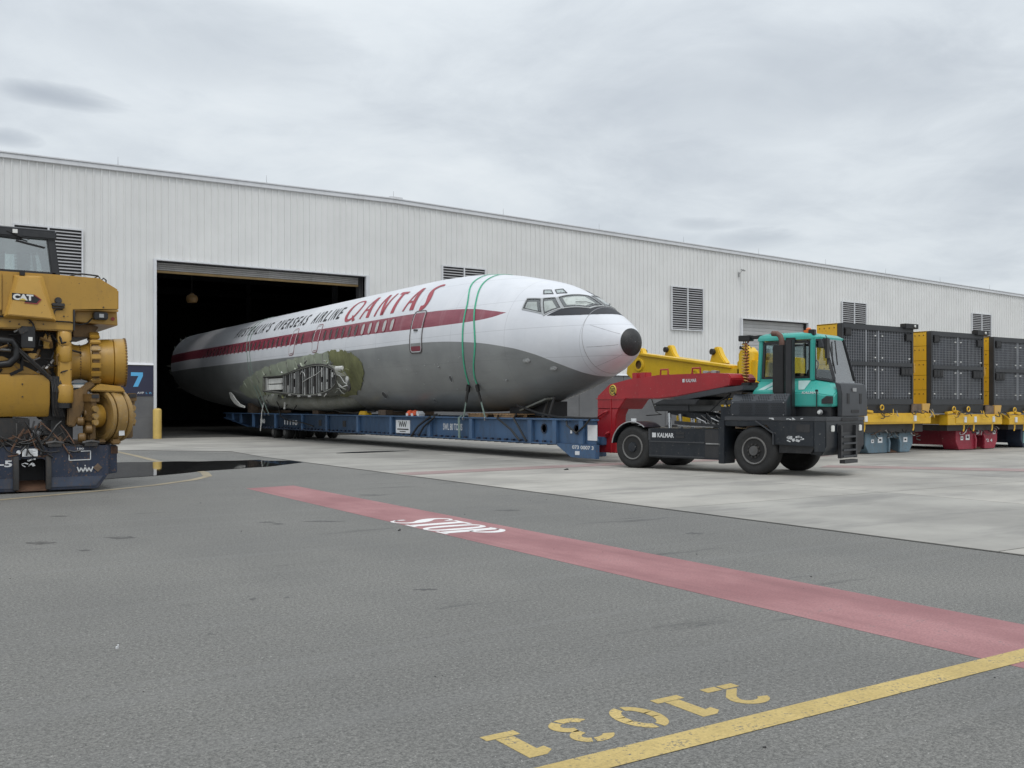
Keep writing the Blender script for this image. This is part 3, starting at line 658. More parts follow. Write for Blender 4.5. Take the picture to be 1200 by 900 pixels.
for x, y in ((14.1, 70), (9.2, 60), (24.5, 58), (24.5, 75), (4, 60)):
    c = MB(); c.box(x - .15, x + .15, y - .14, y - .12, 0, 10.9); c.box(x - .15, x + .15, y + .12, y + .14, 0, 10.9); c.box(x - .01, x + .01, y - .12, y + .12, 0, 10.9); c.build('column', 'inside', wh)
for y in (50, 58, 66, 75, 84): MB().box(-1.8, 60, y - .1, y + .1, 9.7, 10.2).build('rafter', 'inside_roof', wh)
MB().box(10.5, 13.3, 97.9, 97.99, .02, 4.2).build('back_door', 'door2', wh)
hl = thing('high_bay_lamp', 'round ochre lamp hanging in the dark open doorway', 'lamp', (12.25, 45.5, 6.1))
MB().lathe([(.02, .44), (.09, .42), (.10, .36), (.20, .33), (.255, .24), (.265, .14), (.22, .02), (.20, .0), (.19, .02), (.10, .1)], (12.25, 45.5, 6.1), n=20).build('lamp_shade', 'cat_dark', hl, smooth=40)
MB().tube([(12.25, 45.5, 6.44), (12.25, 45.5, 9.7)], .012, 5).build('hanging_wire', 'dark_iron', hl)

# bay sign
sg = thing('bay_sign', 'navy wall sign with large light blue 7 left of the open doorway', 'sign', (9.25, 42.79, 1.8))
MB().box(8.5, 9.92, 42.775, 42.798, 1.80, 3.05).build('sign_panel', 'navy_sign', sg, bevel=.003)
t = MB(); z0, z1 = 2.18, 2.78
t.prism([(9.02, z1), (9.02, z1 - .15), (9.32, z1 - .15), (9.11, z0), (9.30, z0), (9.50, z1 - .14), (9.50, z1)], 'y', 42.768, 42.774); t.build('numeral', 'sky_blue', sg)
t = MB(); put_text(t, 'AVP', (9.27, 42.771, 1.885), (1, 0, 0), (0, 0, 1), .085, .27, bold=.02); t.build('lettering', 'white_print', sg)
t = MB(); put_text(t, 'L R', (9.62, 42.771, 1.885), (1, 0, 0), (0, 0, 1), .075, .24, bold=.0); t.build('lettering', 'sky_blue', sg)
tag(MB().lathe([(.175, 0.0), (.175, 1.19), (.165, 1.22), (.12, 1.255), (.05, 1.27), (.001, 1.272)], (9.98, 42.35, .012), n=24).build('bollard', 'bollard', smooth=50), 'yellow steel bollard at the left jamb of the open doorway', 'bollard')
# ------------------------------------------------------------------ aircraft fuselage
fz = thing('airliner_fuselage', 'wingless white and grey jet airliner fuselage with maroon stripe, tied onto a blue trailer', 'airplane', (15.6, 30, 1.19))
def skin_mat():
    t = NT('airliner_skin'); s_ = t.n('ShaderNodeSeparateXYZ'); t.l(t.tc.outputs['Object'], s_.inputs[0])
    Yv = t.math('ADD', s_.outputs[1], 30.0); Zv = t.math('ADD', s_.outputs[2], 1.19)
    def curve(pts):   # z as a function of station along the fuselage
        f = t.n('ShaderNodeFloatCurve'); c = f.mapping.curves[0]
        lo, hi = 17.0, 65.0; zlo, zhi = 1.5, 5.0
        for i, (y, z) in enumerate(pts):
            p = ((y - lo) / (hi - lo), (z - zlo) / (zhi - zlo))
            if i < 2: c.points[i].location = p
            else: c.points.new(*p)
        f.mapping.extend = 'HORIZONTAL'; f.mapping.update()
        t.l(t.math('DIVIDE', t.math('SUBTRACT', Yv, lo), hi - lo), f.inputs['Value'])
        return t.math('MULTIPLY_ADD', f.outputs[0], zhi - zlo, zlo)
    zb = curve([(17, 1.62), (19.3, 2.06), (20.16, 2.42), (21.05, 2.76), (21.9, 2.95), (23.4, 3.14), (25.5, 3.25), (30, 3.27), (64, 3.29)])
    zu = curve([(17, 3.0), (22.0, 3.87), (22.7, 3.975), (23.4, 4.07), (24.3, 4.13), (26, 4.18), (30, 4.2), (60, 4.22), (64, 4.22)])
    zd = curve([(17, 4.9), (22.0, 3.87), (22.7, 3.755), (23.4, 3.715), (24.4, 3.70), (26, 3.70), (30, 3.74), (60, 3.76), (64, 3.76)])
    n1 = t.noise(.55, 6, .6); n2 = t.noise(1.7, 7, .68, sc=(1, .35, 1.6)); n3 = t.noise(11, 5, .7); n4 = t.noise(.9, 5, .6, sc=(1, 3.5, .35), loc=(3, 3, 1))
    white = t.mix(t.step(n1, .3, .7), (.63, .645, .68), (.71, .72, .75))
    white = t.mix(t.math('MULTIPLY', t.step(n2, .52, .8), .30), white, (.50, .50, .50))
    white = t.mix(t.math('MULTIPLY', t.step(n4, .55, .8), .15), white, (.45, .44, .43))
    grey = t.mix(t.step(n1, .3, .7), (.205, .212, .212), (.27, .277, .274))
    grey = t.mix(t.math('MULTIPLY', t.step(n2, .5, .8), .4), grey, (.135, .138, .138))
    grey = t.mix(t.math('MULTIPLY', t.step(n3, .68, .74), .4), grey, (.32, .32, .31))
    mar = t.mix(t.step(n2, .3, .75), (.205, .028, .052), (.30, .075, .10))
    mar = t.mix(t.math('MULTIPLY', t.step(n4, .5, .78), .45), mar, (.42, .26, .28))
    def lt(a, b): return t.math('LESS_THAN', a, b)
    inb = t.math('MULTIPLY', lt(zd, Zv), lt(Zv, zu)); inb = t.math('MULTIPLY', inb, lt(22.0, Yv))
    c = t.mix(inb, white, mar); c = t.mix(lt(Zv, zb), c, grey)
    # skin lap joints: long stringer seams and ring seams
    def line(x, per, w, off=0.0): return t.math('LESS_THAN', t.math('ABSOLUTE', t.math('SUBTRACT', t.math('FRACT', t.math('DIVIDE', t.math('ADD', x, off), per)), .5)), w / per)
    ln = t.math('MAXIMUM', line(Zv, .78, .006, .12), line(Yv, 2.4, .007, .9))
    c = t.mix(t.math('MULTIPLY', ln, .28), c, (.12, .12, .12))
    t.bump(t.math('ADD', t.math('MULTIPLY', ln, -.6), t.math('MULTIPLY', n1, 1.6)), .25, .02)
    return t.fin(c, t.math('MULTIPLY_ADD', n2, .25, .20), 0, .5)
M['skin'] = skin_mat()
N_ = 96
mb = MB(); st = [18.4005, 18.405, 18.42, 18.44, 18.46, 18.50, 18.55, 18.65, 18.75, 18.9] + [19.1 + .2 * i for i in range(40)] + [27.2 + .4 * i for i in range(12)] + [32 + 1.2 * i for i in range(21)] + [56.4]
def ring(Y, off=0.): return [surf(Y, 2 * math.pi * i / N_, off) for i in range(N_)]
mb.loft([ring(Y) for Y in st]); mb.build('skin', 'skin', fz, smooth=60)
def conform(name, polys, mats, parent, off=.006, thick=0., gy=.25, gt=4., faces=None, smooth=60, mi=None):
    """flat outlines in (station, angle) laid on the fuselage surface"""
    bm = bmesh.new()
    if faces is None:
        for k, p in enumerate(polys):
            f = bm.faces.new([bm.verts.new((y, a, 0)) for y, a in p]); f.material_index = mi[k] if mi else 0
    else:
        V_, F_ = faces; vv = [bm.verts.new((y, a, 0)) for y, a in V_]
        for f in F_:
            try: bm.faces.new([vv[i] for i in f])
            except ValueError: pass
    bmesh.ops.triangulate(bm, faces=bm.faces)
    for ax, g in ((0, gy), (1, gt)):
        lo = min(v.co[ax] for v in bm.verts); hi = max(v.co[ax] for v in bm.verts)
        k = math.floor(lo / g) + 1
        while k * g < hi:
            co = [0, 0, 0]; co[ax] = k * g; no = [0, 0, 0]; no[ax] = 1
            bmesh.ops.bisect_plane(bm, geom=bm.verts[:] + bm.edges[:] + bm.faces[:], plane_co=co, plane_no=no, dist=1e-5)
            k += 1
    if thick:
        r = bmesh.ops.extrude_face_region(bm, geom=bm.faces[:])
        for g_ in r['geom']:
            if isinstance(g_, bmesh.types.BMVert): g_.co.z = thick
    inv = MAT4[fz.name].inverted()
    for v in bm.verts: v.co = inv @ Vector(surf(v.co.x, R(v.co.y), off + v.co.z))
    bmesh.ops.recalc_face_normals(bm, faces=bm.faces)
    me = bpy.data.meshes.new(name); bm.to_mesh(me); bm.free()
    for m in (mats if isinstance(mats, list) else [mats]): me.materials.append(M[m])
    if smooth: me.polygons.foreach_set('use_smooth', [True] * len(me.polygons)); me.set_sharp_from_angle(angle=R(smooth))
    o = bpy.data.objects.new(name, me); COL.objects.link(o); o.parent = parent; return o
def mirror(p): return [(y, -a) for y, a in p]
def loop_frame(p, w):   # ring of quads round an outline, w in metres
    cy_ = sum(q[0] for q in p) / len(p); ca = sum(q[1] for q in p) / len(p); kk = 180 / math.pi / 1.9
    res = []; P = [(q[0], q[1] / kk) for q in p]; n = len(P); outp = []; area = sum(P[i][0] * P[(i + 1) % n][1] - P[(i + 1) % n][0] * P[i][1] for i in range(n)); sgn = 1 if area > 0 else -1
    for i in range(n):
        a, b, c = Vector(P[i - 1]), Vector(P[i]), Vector(P[(i + 1) % n])
        d1 = (b - a).normalized(); d2 = (c - b).normalized(); n1 = Vector((d1.y, -d1.x)) * sgn; n2 = Vector((d2.y, -d2.x)) * sgn
        m = (n1 + n2).normalized(); l = w / max(.35, m.dot(n1)); q = b + m * l; outp.append((q.x, q.y * kk))
    for i in range(n): j = (i + 1) % n; res.append([p[i], p[j], outp[j], outp[i]])
    return res
def rrect(y0, y1, a0, a1, r=.25, n=4):
    cy_, ca, hy, ha = (y0 + y1) / 2, (a0 + a1) / 2, abs(y1 - y0) / 2, abs(a1 - a0) / 2; pts = []
    ry = r; ra = r * 180 / math.pi / 1.9
    for k, (sy, sa) in enumerate(((1, 1), (-1, 1), (-1, -1), (1, -1))):
        for i in range(n + 1):
            t = R(90 * k + 90 * i / n); pts.append((cy_ + sy * (hy - ry) + ry * math.cos(t), ca + sa * (ha - ra) + ra * math.sin(t)))
    return pts
# passenger windows (rounded panes, slightly recessed frames)
wa = 72.4
for side in (1, -1):
    proto = {}
    for k in range(42):
        y = 28.06 + .55 * k
        if side < 0 and k > 30: break
        if y > 50: break
        key = 'pale' if k < 5 else 'dark'
        if k in (13,): continue
        if key not in proto:
            p = rrect(y - .115, y + .115, wa - 5.3, wa + 5.3, .1)
            if side < 0: p = mirror(p)
            w = conform('passenger_window', [p], 'pane_lit_through' if key == 'pale' else 'pane_dark', fz, .004, .004, label='pale passenger window' if key == 'pale' else None) if False else conform('passenger_window', [p], 'pane_lit_through' if key == 'pale' else 'pane_dark', fz, .004, .004)
            f_ = conform('frame', loop_frame(p, .022), 'red_print', w, .004, .012)
            proto[key] = (w, y)
        else:
            w0, y0 = proto[key]; c = w0.copy(); COL.objects.link(c); c.parent = fz; c.location = (0, y - y0, 0)
            for ch in w0.children:
                d = ch.copy(); COL.objects.link(d); d.parent = c
# doors and exits (raised outlines)
def door(name, y0, y1, a0, a1, mat, w, lab=None, r=.12):
    o = conform(name, [rrect(y0 + .03, y1 - .03, a0 + 1, a1 - 1, r - .02)], 'skin', fz, .003, .006)
    conform('outline', loop_frame(rrect(y0, y1, a0, a1, r), w), mat, o, .004, .014); o['label'] = lab; return o
d1 = door('passenger_door', 25.92, 26.66, 63.5, 98.5, 'pane_dark', .025, 'tall front passenger door outlined in dark red and grey')
conform('edge_stripe', loop_frame(rrect(25.97, 26.61, 64.5, 97.5, .1), .02), 'white_print', d1, .012, .006)
conform('sill', [rrect(25.98, 26.58, 93.2, 97.2, .04)], 'maroon_door', d1, .012, .006); conform('handle', [[(26.2, 79.5), (26.42, 79.2), (26.42, 80.6), (26.2, 80.9)]], 'gasket', d1, .012, .03)
door('overwing_exit', 36.5, 36.98, 60.3, 87.5, 'white_print', .028, 'rear overwing exit outlined in white'); door('overwing_exit', 34.08, 34.56, 60.7, 87.5, 'white_print', .028, 'forward overwing exit outlined in white')
for y0, y1 in ((36.5, 36.98), (34.08, 34.56)):
    conform('exit_border', loop_frame(rrect(y0 - .03, y1 + .03, 59.6, 88.3, .14), .022), 'maroon_door', fz, .006, .008); conform('exit_border', loop_frame(rrect(y0 - .0, y1 + .0, 78, 87.5, .12), .045)[0:0] + [[(y0 + .06, 87.9), (y1 - .06, 87.9), (y1 - .06, 86.9), (y0 + .06, 86.9)]], 'maroon_door', fz, .004, .006)
# titles
def title(name, txt, y0, y1, a_base, a_top, mat, shear, bold, space=1.0, xs=1.):
    V_, F_ = text2d(txt, 1, shear, 1, bold, space)
    xa = min(v[0] for v in V_); xb = max(v[0] for v in V_); ya = min(v[1] for v in V_); yb = max(v[1] for v in V_)
    vv = [(y0 + (y1 - y0) * (v[0] - xa) / (xb - xa), a_base + (a_top - a_base) * (v[1] - ya) / (yb - ya)) for v in V_]
    xs_ = sorted({round(v[0], 3) for v in vv}); gaps = sorted(((b - a, (a + b) / 2) for a, b in zip(xs_, xs_[1:])), reverse=True)[:txt.count(' ')]
    cuts = sorted(g[1] for g in gaps); grp = {}
    for f in F_: c_ = sum(vv[i][0] for i in f) / len(f); grp.setdefault(sum(c_ > q for q in cuts), []).append(f)
    for fs in grp.values():
        ids = sorted({i for f in fs for i in f}); mp = {i: j for j, i in enumerate(ids)}
        conform(name, None, mat, fz, .012, 0, .2, 2.5, faces=([vv[i] for i in ids], [[mp[i] for i in f] for f in fs]))
px_ = 44.95
for word in ("AUSTRALIA'S", 'OVERSEAS', 'AIRLINE'):
    vv, ff = [], []
    for ch in word:
        V_, F_ = text2d(ch, 1, .05, 1, .012); xa = min(v[0] for v in V_); xb = max(v[0] for v in V_); wd = {'I': .085, "'": .09}.get(ch, .305); o_ = len(vv)
        ya, yb = (.55, .95) if ch == "'" else (0, 1); y0_ = min(v[1] for v in V_); y1_ = max(v[1] for v in V_)
        vv += [(px_ - (v[0] - xa) / (xb - xa) * wd, 55.8 - 16.0 * (ya + (yb - ya) * (v[1] - y0_) / (y1_ - y0_))) for v in V_]; ff += [[i + o_ for i in f] for f in F_]; px_ -= wd + .165
    conform('lettering', None, 'black_print', fz, .012, 0, .2, 2.5, faces=(vv, ff)); px_ -= .46

# tall tapered red letters, drawn stroke by stroke (x forward, y up the side, metres)
LET = [(32.25, var([(.30, .93, 0.07), (.12, .86, 0.13), (.03, .60, 0.21), (.06, .25, 0.22), (.22, .05, 0.13), (.50, .04, 0.09), (.78, .16, 0.12), (.93, .42, 0.14), (.90, .70, 0.12), (.66, .90, 0.08), (.30, .93, 0.07)]) + [[(.55, .22), (.68, .20), (1.0, .0), (.80, -.05)]]),
       (30.88, [[(-.02, .0), (.09, .0), (.36, .95), (.24, .97)], [(.24, .97), (.44, .97), (.77, .0), (.51, .0)]] + rect(.12, .56, .30, .37)),
       (29.78, [[(.04, .0), (.16, .0), (.14, .97), (.02, .97)], [(.02, .97), (.20, .97), (.74, .0), (.52, .0)], [(.58, .0), (.74, .0), (.70, .97), (.58, .97)]]),
       (28.86, [[(.36, .0), (.60, .0), (.43, .85), (.24, .85)], [(.02, .99), (.0, .86), (.66, .80), (.68, .92)]]),
       (27.64, [[(-.02, .0), (.09, .0), (.36, .95), (.24, .97)], [(.24, .97), (.44, .97), (.75, .0), (.47, .0)]] + rect(.12, .55, .29, .37)),
       (26.62, var([(.62, .95, 0.09), (.44, .97, 0.13), (.24, .86, 0.18), (.20, .68, 0.22), (.34, .45, 0.26), (.42, .24, 0.23), (.34, .06, 0.18), (.12, .03, 0.17)]))]
for y0, polys in LET:
    conform('letter', [[(y0 - px, 61.0 - py / .97 * 27.5) for px, py in q] for q in polys], 'red_letter', fz, .012, 0, .2, 2.5)
# flight deck windows
cw = [('flight_deck_window', [(21.40, 58.5), (21.44, 48), (21.06, 44.8), (20.80, 59.5)]),
      ('flight_deck_window', [(20.95, 43.0), (20.68, 37.2), (20.33, 47.6), (20.66, 60.0)]),
      ('flight_deck_window', [(20.58, 34.0), (20.34, 18.0), (20.16, 3.0), (19.64, 3.0), (19.70, 26.3), (20.22, 44.3)])]
for k, (nm, p) in enumerate(cw):
    for sg_ in (1, -1):
        q = p if sg_ > 0 else mirror(p)
        o = conform(nm, [q], 'glass_air', fz, .0125, 0, .12, 3)
        conform('gasket', loop_frame(q, .022), 'gasket', o, .012, .012, .12, 3); conform('frame', loop_frame(q, .065), 'win_frame', o, .006, .012, .12, 3)
        conform('inner_pane', [q], 'pane_inside', o, .001, .002, .12, 3)
        # pale sun blinds drawn behind the glass
        cy_ = sum(a for a, b in q) / len(q); ca = sum(b for a, b in q) / len(q)
        blind = [(cy_ + (a - cy_) * .78 + .02, ca + (b - ca) * .74 + sg_ * 1.8) for a, b in q]
        conform('sun_blind', [blind], 'dirty_white', o, .0065, .002, .12, 3)
eb = [[(21.11, 35.4), (21.22, 30.6), (21.06, 27.2), (20.90, 31.3)], [(20.79, 28), (20.95, 24), (20.85, 17.5), (20.62, 21.2)]]
for p in eb:
    for sg_ in (1, -1):
        q = p if sg_ > 0 else mirror(p)
        o = conform('eyebrow_window', [q], 'glass_air', fz, .008, .005, .12, 3); conform('gasket', loop_frame(q, .03), 'gasket', o, .006, .010, .12, 3); conform('sun_blind', [q], 'dirty_white', o, .004, .002, .12, 3)
wp = MB(); 
for a0, b0 in (((20.02, 18), (19.62, 30)), ((20.02, -18), (19.62, -30))): wp.tube([surf(19.62, R(a0[1] * .6), .03), surf(19.86, R(a0[1] * 1.15), .045), surf(20.06, R(a0[1] * 1.7), .04)], .008, 5)
wp.build('windscreen_wiper', 'black', fz)
GLARE = [(20.58, 62.5), (20.24, 47.5), (19.72, 29.0), (19.58, 0), (19.17, 0), (19.2, 12.5), (19.26, 21.5), (19.36, 30.8), (19.52, 39.8), (19.7, 46.8), (19.9, 52.3), (20.12, 56.7), (20.35, 60.3)]
conform('antiglare_panel', [GLARE], 'antiglare', fz, .004, 0, .1, 3)
conform('antiglare_panel', [mirror(GLARE)], 'antiglare', fz, .004, 0, .1, 3)
# radome joint, black nose cap
def hoop(Y0, tilt, off, r, name, mat, n=72):
    m = MB(); m.tube([surf(Y0 + tilt * math.cos(2 * math.pi * i / n), 2 * math.pi * i / n, off) for i in range(n + 1)], r, 5); return m.build(name, mat, fz, smooth=60)
hoop(19.42, .12, -.004, .010, 'radome_joint', 'seam')
for a in (58, 100, 142):
    for sg_ in (1, -1):
        m = MB(); m.tube([surf(18.6 + .08 * i, R(a * sg_), -.003) for i in range(10)], .006, 4); m.build('radome_seam', 'seam', fz)
m = MB(); yy = [18.4008, 18.405, 18.42, 18.44, 18.46, 18.49, 18.52, 18.55]
m.loft([[surf(Y, 2 * math.pi * i / 48, .012) for i in range(48)] for Y in yy]); m.build('nose_cap', 'nosecap', fz, smooth=60)
# small blisters, drains and dents along the belly
for Y, a, l in ((21.2, 112, .13), (20.45, 125.5, .12), (25.1, 111, .05), (22.2, 128, .05)):
    p = Vector(surf(Y, R(a), 0)); q = Vector(surf(Y, R(a), .07)); n_ = (q - p).normalized()
    m = MB(); m.obox(p, (l * 2, l * .8, .12), (0, 1, 0), n_); m.build('blister', 'win_frame', fz, bevel=.03)
for Y, a, ry, ra in ((24.7, 122, .07, 3.0), (29.7, 138, .16, 4.6), (26.6, 146, .05, 2)):
    pts = [(Y + ry * math.cos(2 * math.pi * i / 16) + .5 * ry * math.sin(2 * math.pi * i / 16), a + ra * math.sin(2 * math.pi * i / 16)) for i in range(16)]
    h = conform('drain_opening', [pts], 'gasket', fz, .003, .004, 1, 2); conform('rim', loop_frame(pts, .012), 'win_frame', h, .003, .012, 1, 2)
for i in range(26):
    Y, a = random.uniform(22, 31), random.uniform(100, 150); r = random.uniform(.012, .03)
    if i == 0: spk = MB()
    spk.obox(surf(Y, R(a), .0), (r * 2.5, r, .012), (0, 1, .2))
spk.build('fastener_plates', 'win_frame', fz, kind='stuff')
def ragged(p, n=7, k=.07):
    random.seed(17); q = []
    for i in range(len(p)):
        a, b = p[i], p[(i + 1) % len(p)]
        for j in range(n):
            f = j / n; q.append((a[0] + (b[0] - a[0]) * f + random.uniform(-k, k), a[1] + (b[1] - a[1]) * f + random.uniform(-k, k) * 22))
    return q
# wing root: primer patches, cut wing section with exposed ribs
conform('primer_patch', [ragged([(44.1, 124), (43.6, 118), (42.3, 108.5), (40.5, 100.0), (37.8, 94.2), (35.0, 90.6), (33.0, 89.6), (32.9, 100), (33.2, 118), (33.4, 140), (37, 146), (41, 144), (43.6, 136)])], 'primer', fz, .012, .01, .5, 5)
conform('fairing_patch', [ragged([(33.05, 89.5), (32.2, 89.2), (31.5, 90.5), (30.9, 94), (30.45, 99), (30.24, 104), (30.25, 112), (30.55, 120), (31.0, 127), (31.8, 135), (33.3, 140), (33.1, 118), (32.8, 100)])], 'olive', fz, .016, .012, .4, 4)
for Y, a0, a1 in ((42.9, 113, 121), (41.9, 107, 118), (41.0, 103, 116), (40.1, 100, 112), (39.2, 98, 106), (38.2, 96, 110), (37.2, 94.6, 106), (36.2, 93.6, 104), (35.2, 92.6, 102), (34.3, 91.6, 103), (33.5, 91, 110)):
    m = MB(); m.tube([surf(Y + .04 * math.sin(i * 1.3), R(a0 + (a1 - a0) * i / 5), .02) for i in range(6)], .028, 5); m.build('stringer_edge', 'fairing' if int(Y) % 2 else 'primer', fz, smooth=40)
class WMB(MB):
    def build(s, *a, **k):
        s.v = [((13.40 + (x - 13.86) * .55) if x < 14.5 else x, y * .965, 1.37 + (z - 1.37) * .965) for x, y, z in (tuple(q) for q in s.v)]
        return MB.build(s, *a, **k)
AF = [(40.55, 2.60), (39.4, 2.58), (38.45, 2.60), (37.7, 2.67), (37.0, 2.76), (36.3, 2.84), (35.6, 2.90), (34.9, 2.94), (34.2, 2.92), (33.5, 2.84), (33.0, 2.70), (32.78, 2.45), (32.85, 2.15), (33.2, 1.98), (33.8, 1.87), (34.5, 1.79), (35.3, 1.75), (36.2, 1.77), (37.1, 1.82), (38.3, 1.89), (39.5, 1.95), (40.6, 2.0)]
def scale_loop(p, k):
    cy_ = sum(q[0] for q in p) / len(p); cz_ = sum(q[1] for q in p) / len(p)
    return [(cy_ + (a - cy_) * (1 - k / 3.6), cz_ + (b - cz_) * (1 - k / .5)) for a, b in p]
wr = WMB(); ins = scale_loop(AF, .045); n = len(AF); XF = 13.86
wr.loft([[(15.0, a, b) for a, b in AF], [(XF, a, b) for a, b in AF], [(XF, a, b) for a, b in ins], [(14.32, a, b) for a, b in ins]], cap=False)
ws = wr.build('wing_stub', 'fairing', fz, smooth=40)
q_ = WMB(); q_.tube([(13.87, a, b) for a, b in AF + AF[:1]], .028, 6); q_.build('rim_gap_line', 'dark_iron', ws, smooth=40)  # dark outline tube stands in for the dark gap round the rim
b_ = WMB(); b_.add([(14.30, a, b) for a, b in ins], [list(range(n))]); b_.build('spar_web', 'dark_iron', ws)
def af_lim(y):
    zs = []
    for i in range(n):
        (a, za), (b, zb) = ins[i], ins[(i + 1) % n]
        if (a - y) * (b - y) <= 0 and a != b: zs.append(za + (zb - za) * (y - a) / (b - a))
    return min(zs), max(zs)
y = 33.25; i = 0
while y < 38.3:
    lo, hi = af_lim(y); m = WMB()
    m.box(13.91, 14.29, y - .022, y + .022, lo + .01, hi - .01); m.box(13.89, 13.909, y - .045, y + .045, lo + .03, hi - .03)
    m.build('rib', ('rib_dull', 'dark_iron', 'rib_dull')[i % 3], ws); y += .235; i += 1
for (a, b, z0, z1) in ((38.55, 40.1, 2.30, 2.52), (38.55, 40.1, 2.04, 2.265)): WMB().box(14.0, 14.1, a, b, z0, z1).build('torn_panel', 'dirty_white', ws, bevel=.012)
WMB().box(13.88, 14.1, 40.1, 40.28, 2.03, 2.55).build('torn_panel', 'alu', ws, bevel=.01)
for (y, z, w, h) in ((38.3, 2.42, .14, .16), (38.25, 2.13, .2, .12), (37.6, 2.05, .1, .3), (36.9, 2.55, .1, .22), (36.9, 2.0, .1, .25), (35.8, 1.95, .1, .3), (34.9, 2.65, .1, .3), (34.9, 1.97, .1, .28), (34.1, 2.62, .12, .34), (34.1, 2.1, .1, .3), (33.6, 2.55, .1, .4), (33.6, 2.12, .1, .26), (33.1, 2.5, .15, .18)):
    WMB().obox((13.87, y, z), (w * .8, .03, h), (0, 1, 0), (0, 0, 1)).build('bracket', 'alu', ws)
for y, z in ((37.4, 1.81), (36.4, 1.76), (35.3, 1.74), (34.3, 1.79)): WMB().box(13.84, 13.9, y - .14, y + .14, z - .03, z + .04).build('bracket', 'alu', ws)
WMB().tube([(13.84, 36.0, 2.3), (13.82, 35.4, 2.42), (13.82, 34.6, 2.55), (13.84, 34.0, 2.72)], .014).build('pipe', 'alu', ws, smooth=40)
WMB().tube([(13.82, 36.2, 2.6), (13.8, 36.05, 2.7), (13.8, 35.8, 2.66), (13.82, 35.7, 2.5)], .016).build('pipe', 'alu', ws, smooth=40)
random.seed(23)
for k in range(26):   # flaps and flakes of torn skin round the cut
    i = random.randrange(n); a, z = AF[i]; a += random.uniform(-.3, .3); z += random.uniform(.05, .16) * (1 if z > 2.3 else -1)
    WMB().obox((13.98 + random.uniform(-.06, .1), a, z), (random.uniform(.08, .3), random.uniform(.02, .05), random.uniform(.04, .14)), (.15, 1, random.uniform(-.8, .8)), (1, .2, .4)).build('torn_flake', random.choice(('primer', 'olive', 'fairing', 'dark_iron', 'alu')), ws)
# torn hydraulic pipes at the leading edge
for k, (ya, za, yb, zb) in enumerate(((32.8, 2.5, 31.9, 2.15), (32.9, 2.35, 32.0, 1.95), (32.7, 2.62, 31.6, 2.3), (32.75, 2.2, 31.7, 2.05), (32.85, 2.0, 32.1, 1.8), (32.6, 2.72, 31.75, 2.62))):
    WMB().tube([(13.95, ya, za), (13.86, (ya + yb) / 2, (za + zb) / 2 + .09 * (-1) ** k), (13.84, yb + .12, zb + .05), (13.95, yb, zb)], .024 if k % 2 else .016).build('pipe', ('alu', 'fairing', 'olive')[k % 3], ws, smooth=40)
WMB().cyl((13.8, 32.7, 2.72), (13.8, 32.1, 2.72), .07, n=12).build('actuator', 'dirty_white', ws, smooth=40)
WMB().lathe([(.03, 0), (.11, .02), (.12, .1), (.05, .14)], (13.9, 31.75, 2.3), (-1, 0, 0), 12).build('actuator', 'alu', ws, smooth=40)
WMB().lathe([(.03, 0), (.11, .02), (.12, .1), (.05, .14)], (13.9, 31.6, 2.0), (-1, 0, 0), 12).build('actuator', 'dark_iron', ws, smooth=40)
# belly fairing under the wing
bf = [(44.5, .02, 2.05, 2.0), (43.9, .35, 1.75, 2.12), (42.8, .75, 1.42, 2.12), (41.0, 1.0, 1.28, 2.1), (38.5, 1.12, 1.16, 2.05), (36, 1.12, 1.15, 2.0), (34, 1.0, 1.16, 2.0), (32.6, .75, 1.3, 2.0), (31.8, .3, 1.7, 2.0), (31.4, .02, 1.9, 1.95)]
mm = MB(); rr = []
for Y, w, z0, z1 in bf:
    zc_, hb = (z0 + z1) / 2, (z1 - z0) / 2; xw = 15.6 - .45
    rr.append([(xw - (w + .05) * math.cos(t) * 1.0 if True else 0, Y, zc_ + hb * math.sin(t)) for t in [2 * math.pi * i / 20 for i in range(20)]])
mm.loft(rr); mm.build('belly_fairing', 'fairing', fz, smooth=50)
for (Y, x, dz) in ((41.9, 14.25, .7), (40.6, 14.15, .6), (39.2, 14.1, .75), (38.2, 14.08, .5), (37.3, 14.08, .62), (36.5, 14.1, .4)):
    MB().tube([(x, Y, 1.85), (x - .06, Y + .1, 1.85 - dz * .4), (x + .02, Y - .08, 1.85 - dz * .75), (x - .05, Y + .05, 1.85 - dz)], .022, 5).build('dangling_cable', 'black', fz)
MB().obox((14.02, 38.3, 1.5), (.12, .03, .5), (0, 1, 0), (.1, .15, 1)).build('torn_flap', 'dirty_white', fz)
m = MB(); m.prism([(45.6, 2.0), (45.3, 1.72), (44.8, 1.5), (44.2, 1.36), (43.4, 1.3), (43.4, 1.38), (44.0, 1.46), (44.6, 1.66), (45.1, 1.9), (45.45, 2.02)], 'x', 13.98, 14.04); m.build('torn_flap', 'dirty_white', fz)
# torn tail end
tt = MB()
for i in range(40):
    a = 2 * math.pi * i / 40; p = Vector(surf(56.4, a, -.02)); l = random.uniform(.1, .7)
    q = p + Vector((0, l, 0)) + Vector((random.uniform(-.15, .15), 0, random.uniform(-.15, .15))); b = Vector(surf(56.4, a + .12, -.02)); tt.add([p, b, q], [(0, 1, 2)])
tt.build('torn_edge', 'fairing', fz)
# nose gear well doors and the two props under the nose
MB().obox((15.1, 21.9, 1.42), (1.3, .05, .32), (0, 1, -.25), (1, 0, .1)).build('gear_door', 'fairing', fz, bevel=.01)
MB().box(15.2, 15.9, 21.6, 23.4, 1.10, 1.5).build('wheel_well', 'dark_slot', fz)

